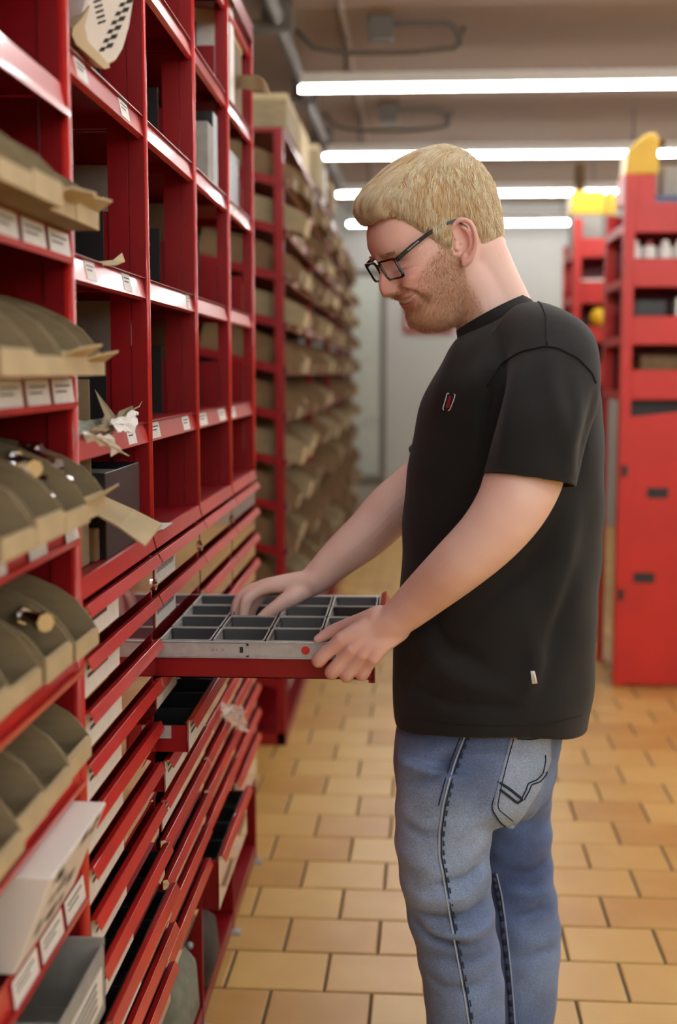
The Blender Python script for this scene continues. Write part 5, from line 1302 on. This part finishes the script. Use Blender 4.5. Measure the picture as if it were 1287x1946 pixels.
folds = [([(1128, 740), (1115, 820), (1092, 900)], YA, .012, -.008), ([(1040, 670), (1045, 760), (1070, 880)], YA, .016, .004), ([(935, 720), (925, 800), (922, 890)], YA, .012, -.006), ([(990, 690), (960, 760), (945, 850)], YA, .014, .004), ([(1085, 720), (1080, 800), (1060, 860)], YA, .012, .004),
         ([(870, 640), (850, 700), (820, 800)], 2.1, .018, .006), ([(950, 590), (900, 660), (870, 720)], 2.15, .016, -.004),
         ([(925, 900), (890, 1000), (870, 1120)], 2.08, .02, .006), ([(905, 920), (860, 1020), (830, 1140)], 2.08, .018, -.007), ([(1060, 1000), (1000, 1080), (900, 1150)], 2.08, .018, -.008), ([(1100, 960), (1070, 1080), (1040, 1180)], 2.08, .02, .006),
         ([(1085, 1100), (1060, 1220), (1020, 1330)], 2.08, .018, -.006), ([(800, 1160), (850, 1230), (930, 1270)], 2.08, .018, -.006), ([(790, 1230), (860, 1290), (960, 1320)], 2.08, .018, .005), ([(770, 1310), (850, 1345), (960, 1350)], 2.08, .014, -.005), ([(1010, 1190), (1020, 1260), (1000, 1330)], 2.08, .02, .006),
         ([(940, 880), (1000, 893), (1070, 900)], YA, .006, -.0025)]
d = 1.7*crease(tme_, folds)
w1 = .0014*np.sin(c[:, 0]*40+c[:, 2]*22+c[:, 1]*17)+.001*np.sin(c[:, 2]*60-c[:, 0]*25)
c = c+n*(d+w1)[:, None]; set_co(tme_, c)
# open the garment at hem and sleeves
bm = bmesh.new(); bm.from_mesh(tme_)
ax = (at(996, 950, y=1.972)-at(1018, 870, y=1.982)).normalized(); ax = (ax+Vector((.12, 0, 0))).normalized(); pl = at(1004, 912, y=1.976)
fs_ = [f for f in bm.faces if f.calc_center_median().y < 2.056 and (f.calc_center_median()-pl).length < .13]
bmesh.ops.bisect_plane(bm, geom=list({v for f in fs_ for v in f.verts})+list({e for f in fs_ for e in f.edges})+fs_, plane_co=pl, plane_no=ax, clear_outer=True)
ax2 = (at(822, 900, y=2.503)-at(870, 850, y=2.503)).normalized(); pl2 = at(822, 900, y=2.503); zbot = rows[0][0]
bm.faces.ensure_lookup_table(); dead = []
for f in bm.faces:
    q = f.calc_center_median(); f.normal_update()
    if (q.z < zbot+.012 and f.normal.z < -.75) or ((q-pl2).length < .10 and abs((q-pl2).dot(ax2)) < .012 and f.normal.dot(ax2) > .75): dead.append(f)
bmesh.ops.delete(bm, geom=dead, context='FACES')
# hem drapes lower between front and back
zh = zbot
for v in bm.verts:
    if v.co.z < zh+.12: v.co.z += (.022-.030*((v.co.x-.145)/.17)**2)*(1-(v.co.z-zh)/.12)
bmesh.ops.recalc_face_normals(bm, faces=bm.faces)
bm.to_mesh(tme_); bm.free()
c = co_of(tme_); bvh_t = BVHTree.FromPolygons([Vector(v) for v in c], [tuple(p.vertices) for p in tme_.polygons])
shirt = finish(tme_, 't_shirt', M_cotton, person)
sm_ = shirt.modifiers.new('cloth', 'SOLIDIFY'); sm_.thickness = .0018; sm_.offset = -1
M_seam = mat('black_seam', (9, 9, 10), .9)
seam(bvh_t, [(926, 735), (954, 690), (992, 668), (1037, 658), (1062, 662), (1100, 682), (1125, 709), (1132, 728)], .0016, 'shoulder_seam', M_seam, shirt)
seam(bvh_t, [(1008, 565), (1028, 577), (1038, 600), (1040, 655)], .0013, 'shoulder_seam', M_seam, shirt)
seam(bvh_t, [(924, 878), (960, 876), (1000, 880), (1050, 888), (1086, 896)], .0009, 'hem_stitch', M_seam, shirt)
seam(bvh_t, [(762, 1362), (850, 1374), (940, 1380), (1040, 1376), (1108, 1358)], .0009, 'hem_stitch', M_seam, shirt)
# ribbed collar
Bk, Fr = at(1000, 561, y=PYC), at(868, 630, y=PYC); cc = (Bk+Fr)/2; e1 = (Fr-Bk)/2; e2 = Vector((0, .078, 0)); nz_ = e1.normalized().cross(Vector((0, 1, 0))).normalized()
if nz_.z < 0: nz_ = -nz_
loops = []
for (k, hgt) in ((1.0, .002), (1.06, -.010), (1.12, -.022), (1.09, -.025), (1.02, -.012), (.97, .000)):
    loops.append([tuple(cc+e1*math.cos(2*math.pi*a/48)*k+e2*math.sin(2*math.pi*a/48)*k+nz_*(hgt+.003*math.sin(2*math.pi*a/48)**2)) for a in range(48)])
MB().add(*loop_mesh(loops+[loops[0]], False)).build('collar', M_cotton, shirt, smooth=True)
# chest emblem and hem tag
M_thr = mat('white_thread', (228, 226, 224), .8); M_thred = mat('red_thread', (150, 18, 40), .8)
def poly_cast(bvh, pix, lift, name, m, parent):
    top_ = [cast(bvh, u, v, lift) for u, v in pix]; n = len(pix)
    if any(p[0] is None for p in top_): return
    vs = [p for p, _ in top_]+[p-nn*.002 for p, nn in top_]
    MB().add(vs, [tuple(range(n)), tuple(range(2*n-1, n-1, -1))]+[(i, i+n, (i+1) % n+n, (i+1) % n) for i in range(n)]).build(name, m, parent)
for pix in ([(854, 748), (850.5, 747.5), (848, 758), (842, 777), (844.5, 779)], [(863.5, 749), (866, 750.5), (862, 763), (855.5, 779.5), (852.5, 780)]):
    seam(bvh_t, pix, .0009, 'emblem_bracket', M_thr, shirt, 5, .0008)
poly_cast(bvh_t, [(854.5, 752), (858, 753), (857, 760), (855, 766), (856, 768.5), (853.5, 776), (848, 775), (850, 767), (851, 764)], .0009, 'emblem_mark', M_thred, shirt)
tg = patch(bvh_t, [[(1008.5, 1275), (1016, 1275)], [(1011, 1299), (1020.5, 1298)]], .0016, 'hem_tag', M_thr, shirt, 2, 2)
vs, fs = text_geo('HAKRO', .0055); tv_ = []
for a, b in vs:
    k = a/.02; u = 1011.3+3.2*k-(b/.0055)*(-3.6); v = 1279+16*k+(b/.0055)*.6
    p, nn = cast(bvh_t, u, v, .0019); tv_.append(p if p is not None else Vector(tv_[-1]))
MB().add(tv_, fs).build('tag_lettering', M_ink, shirt)
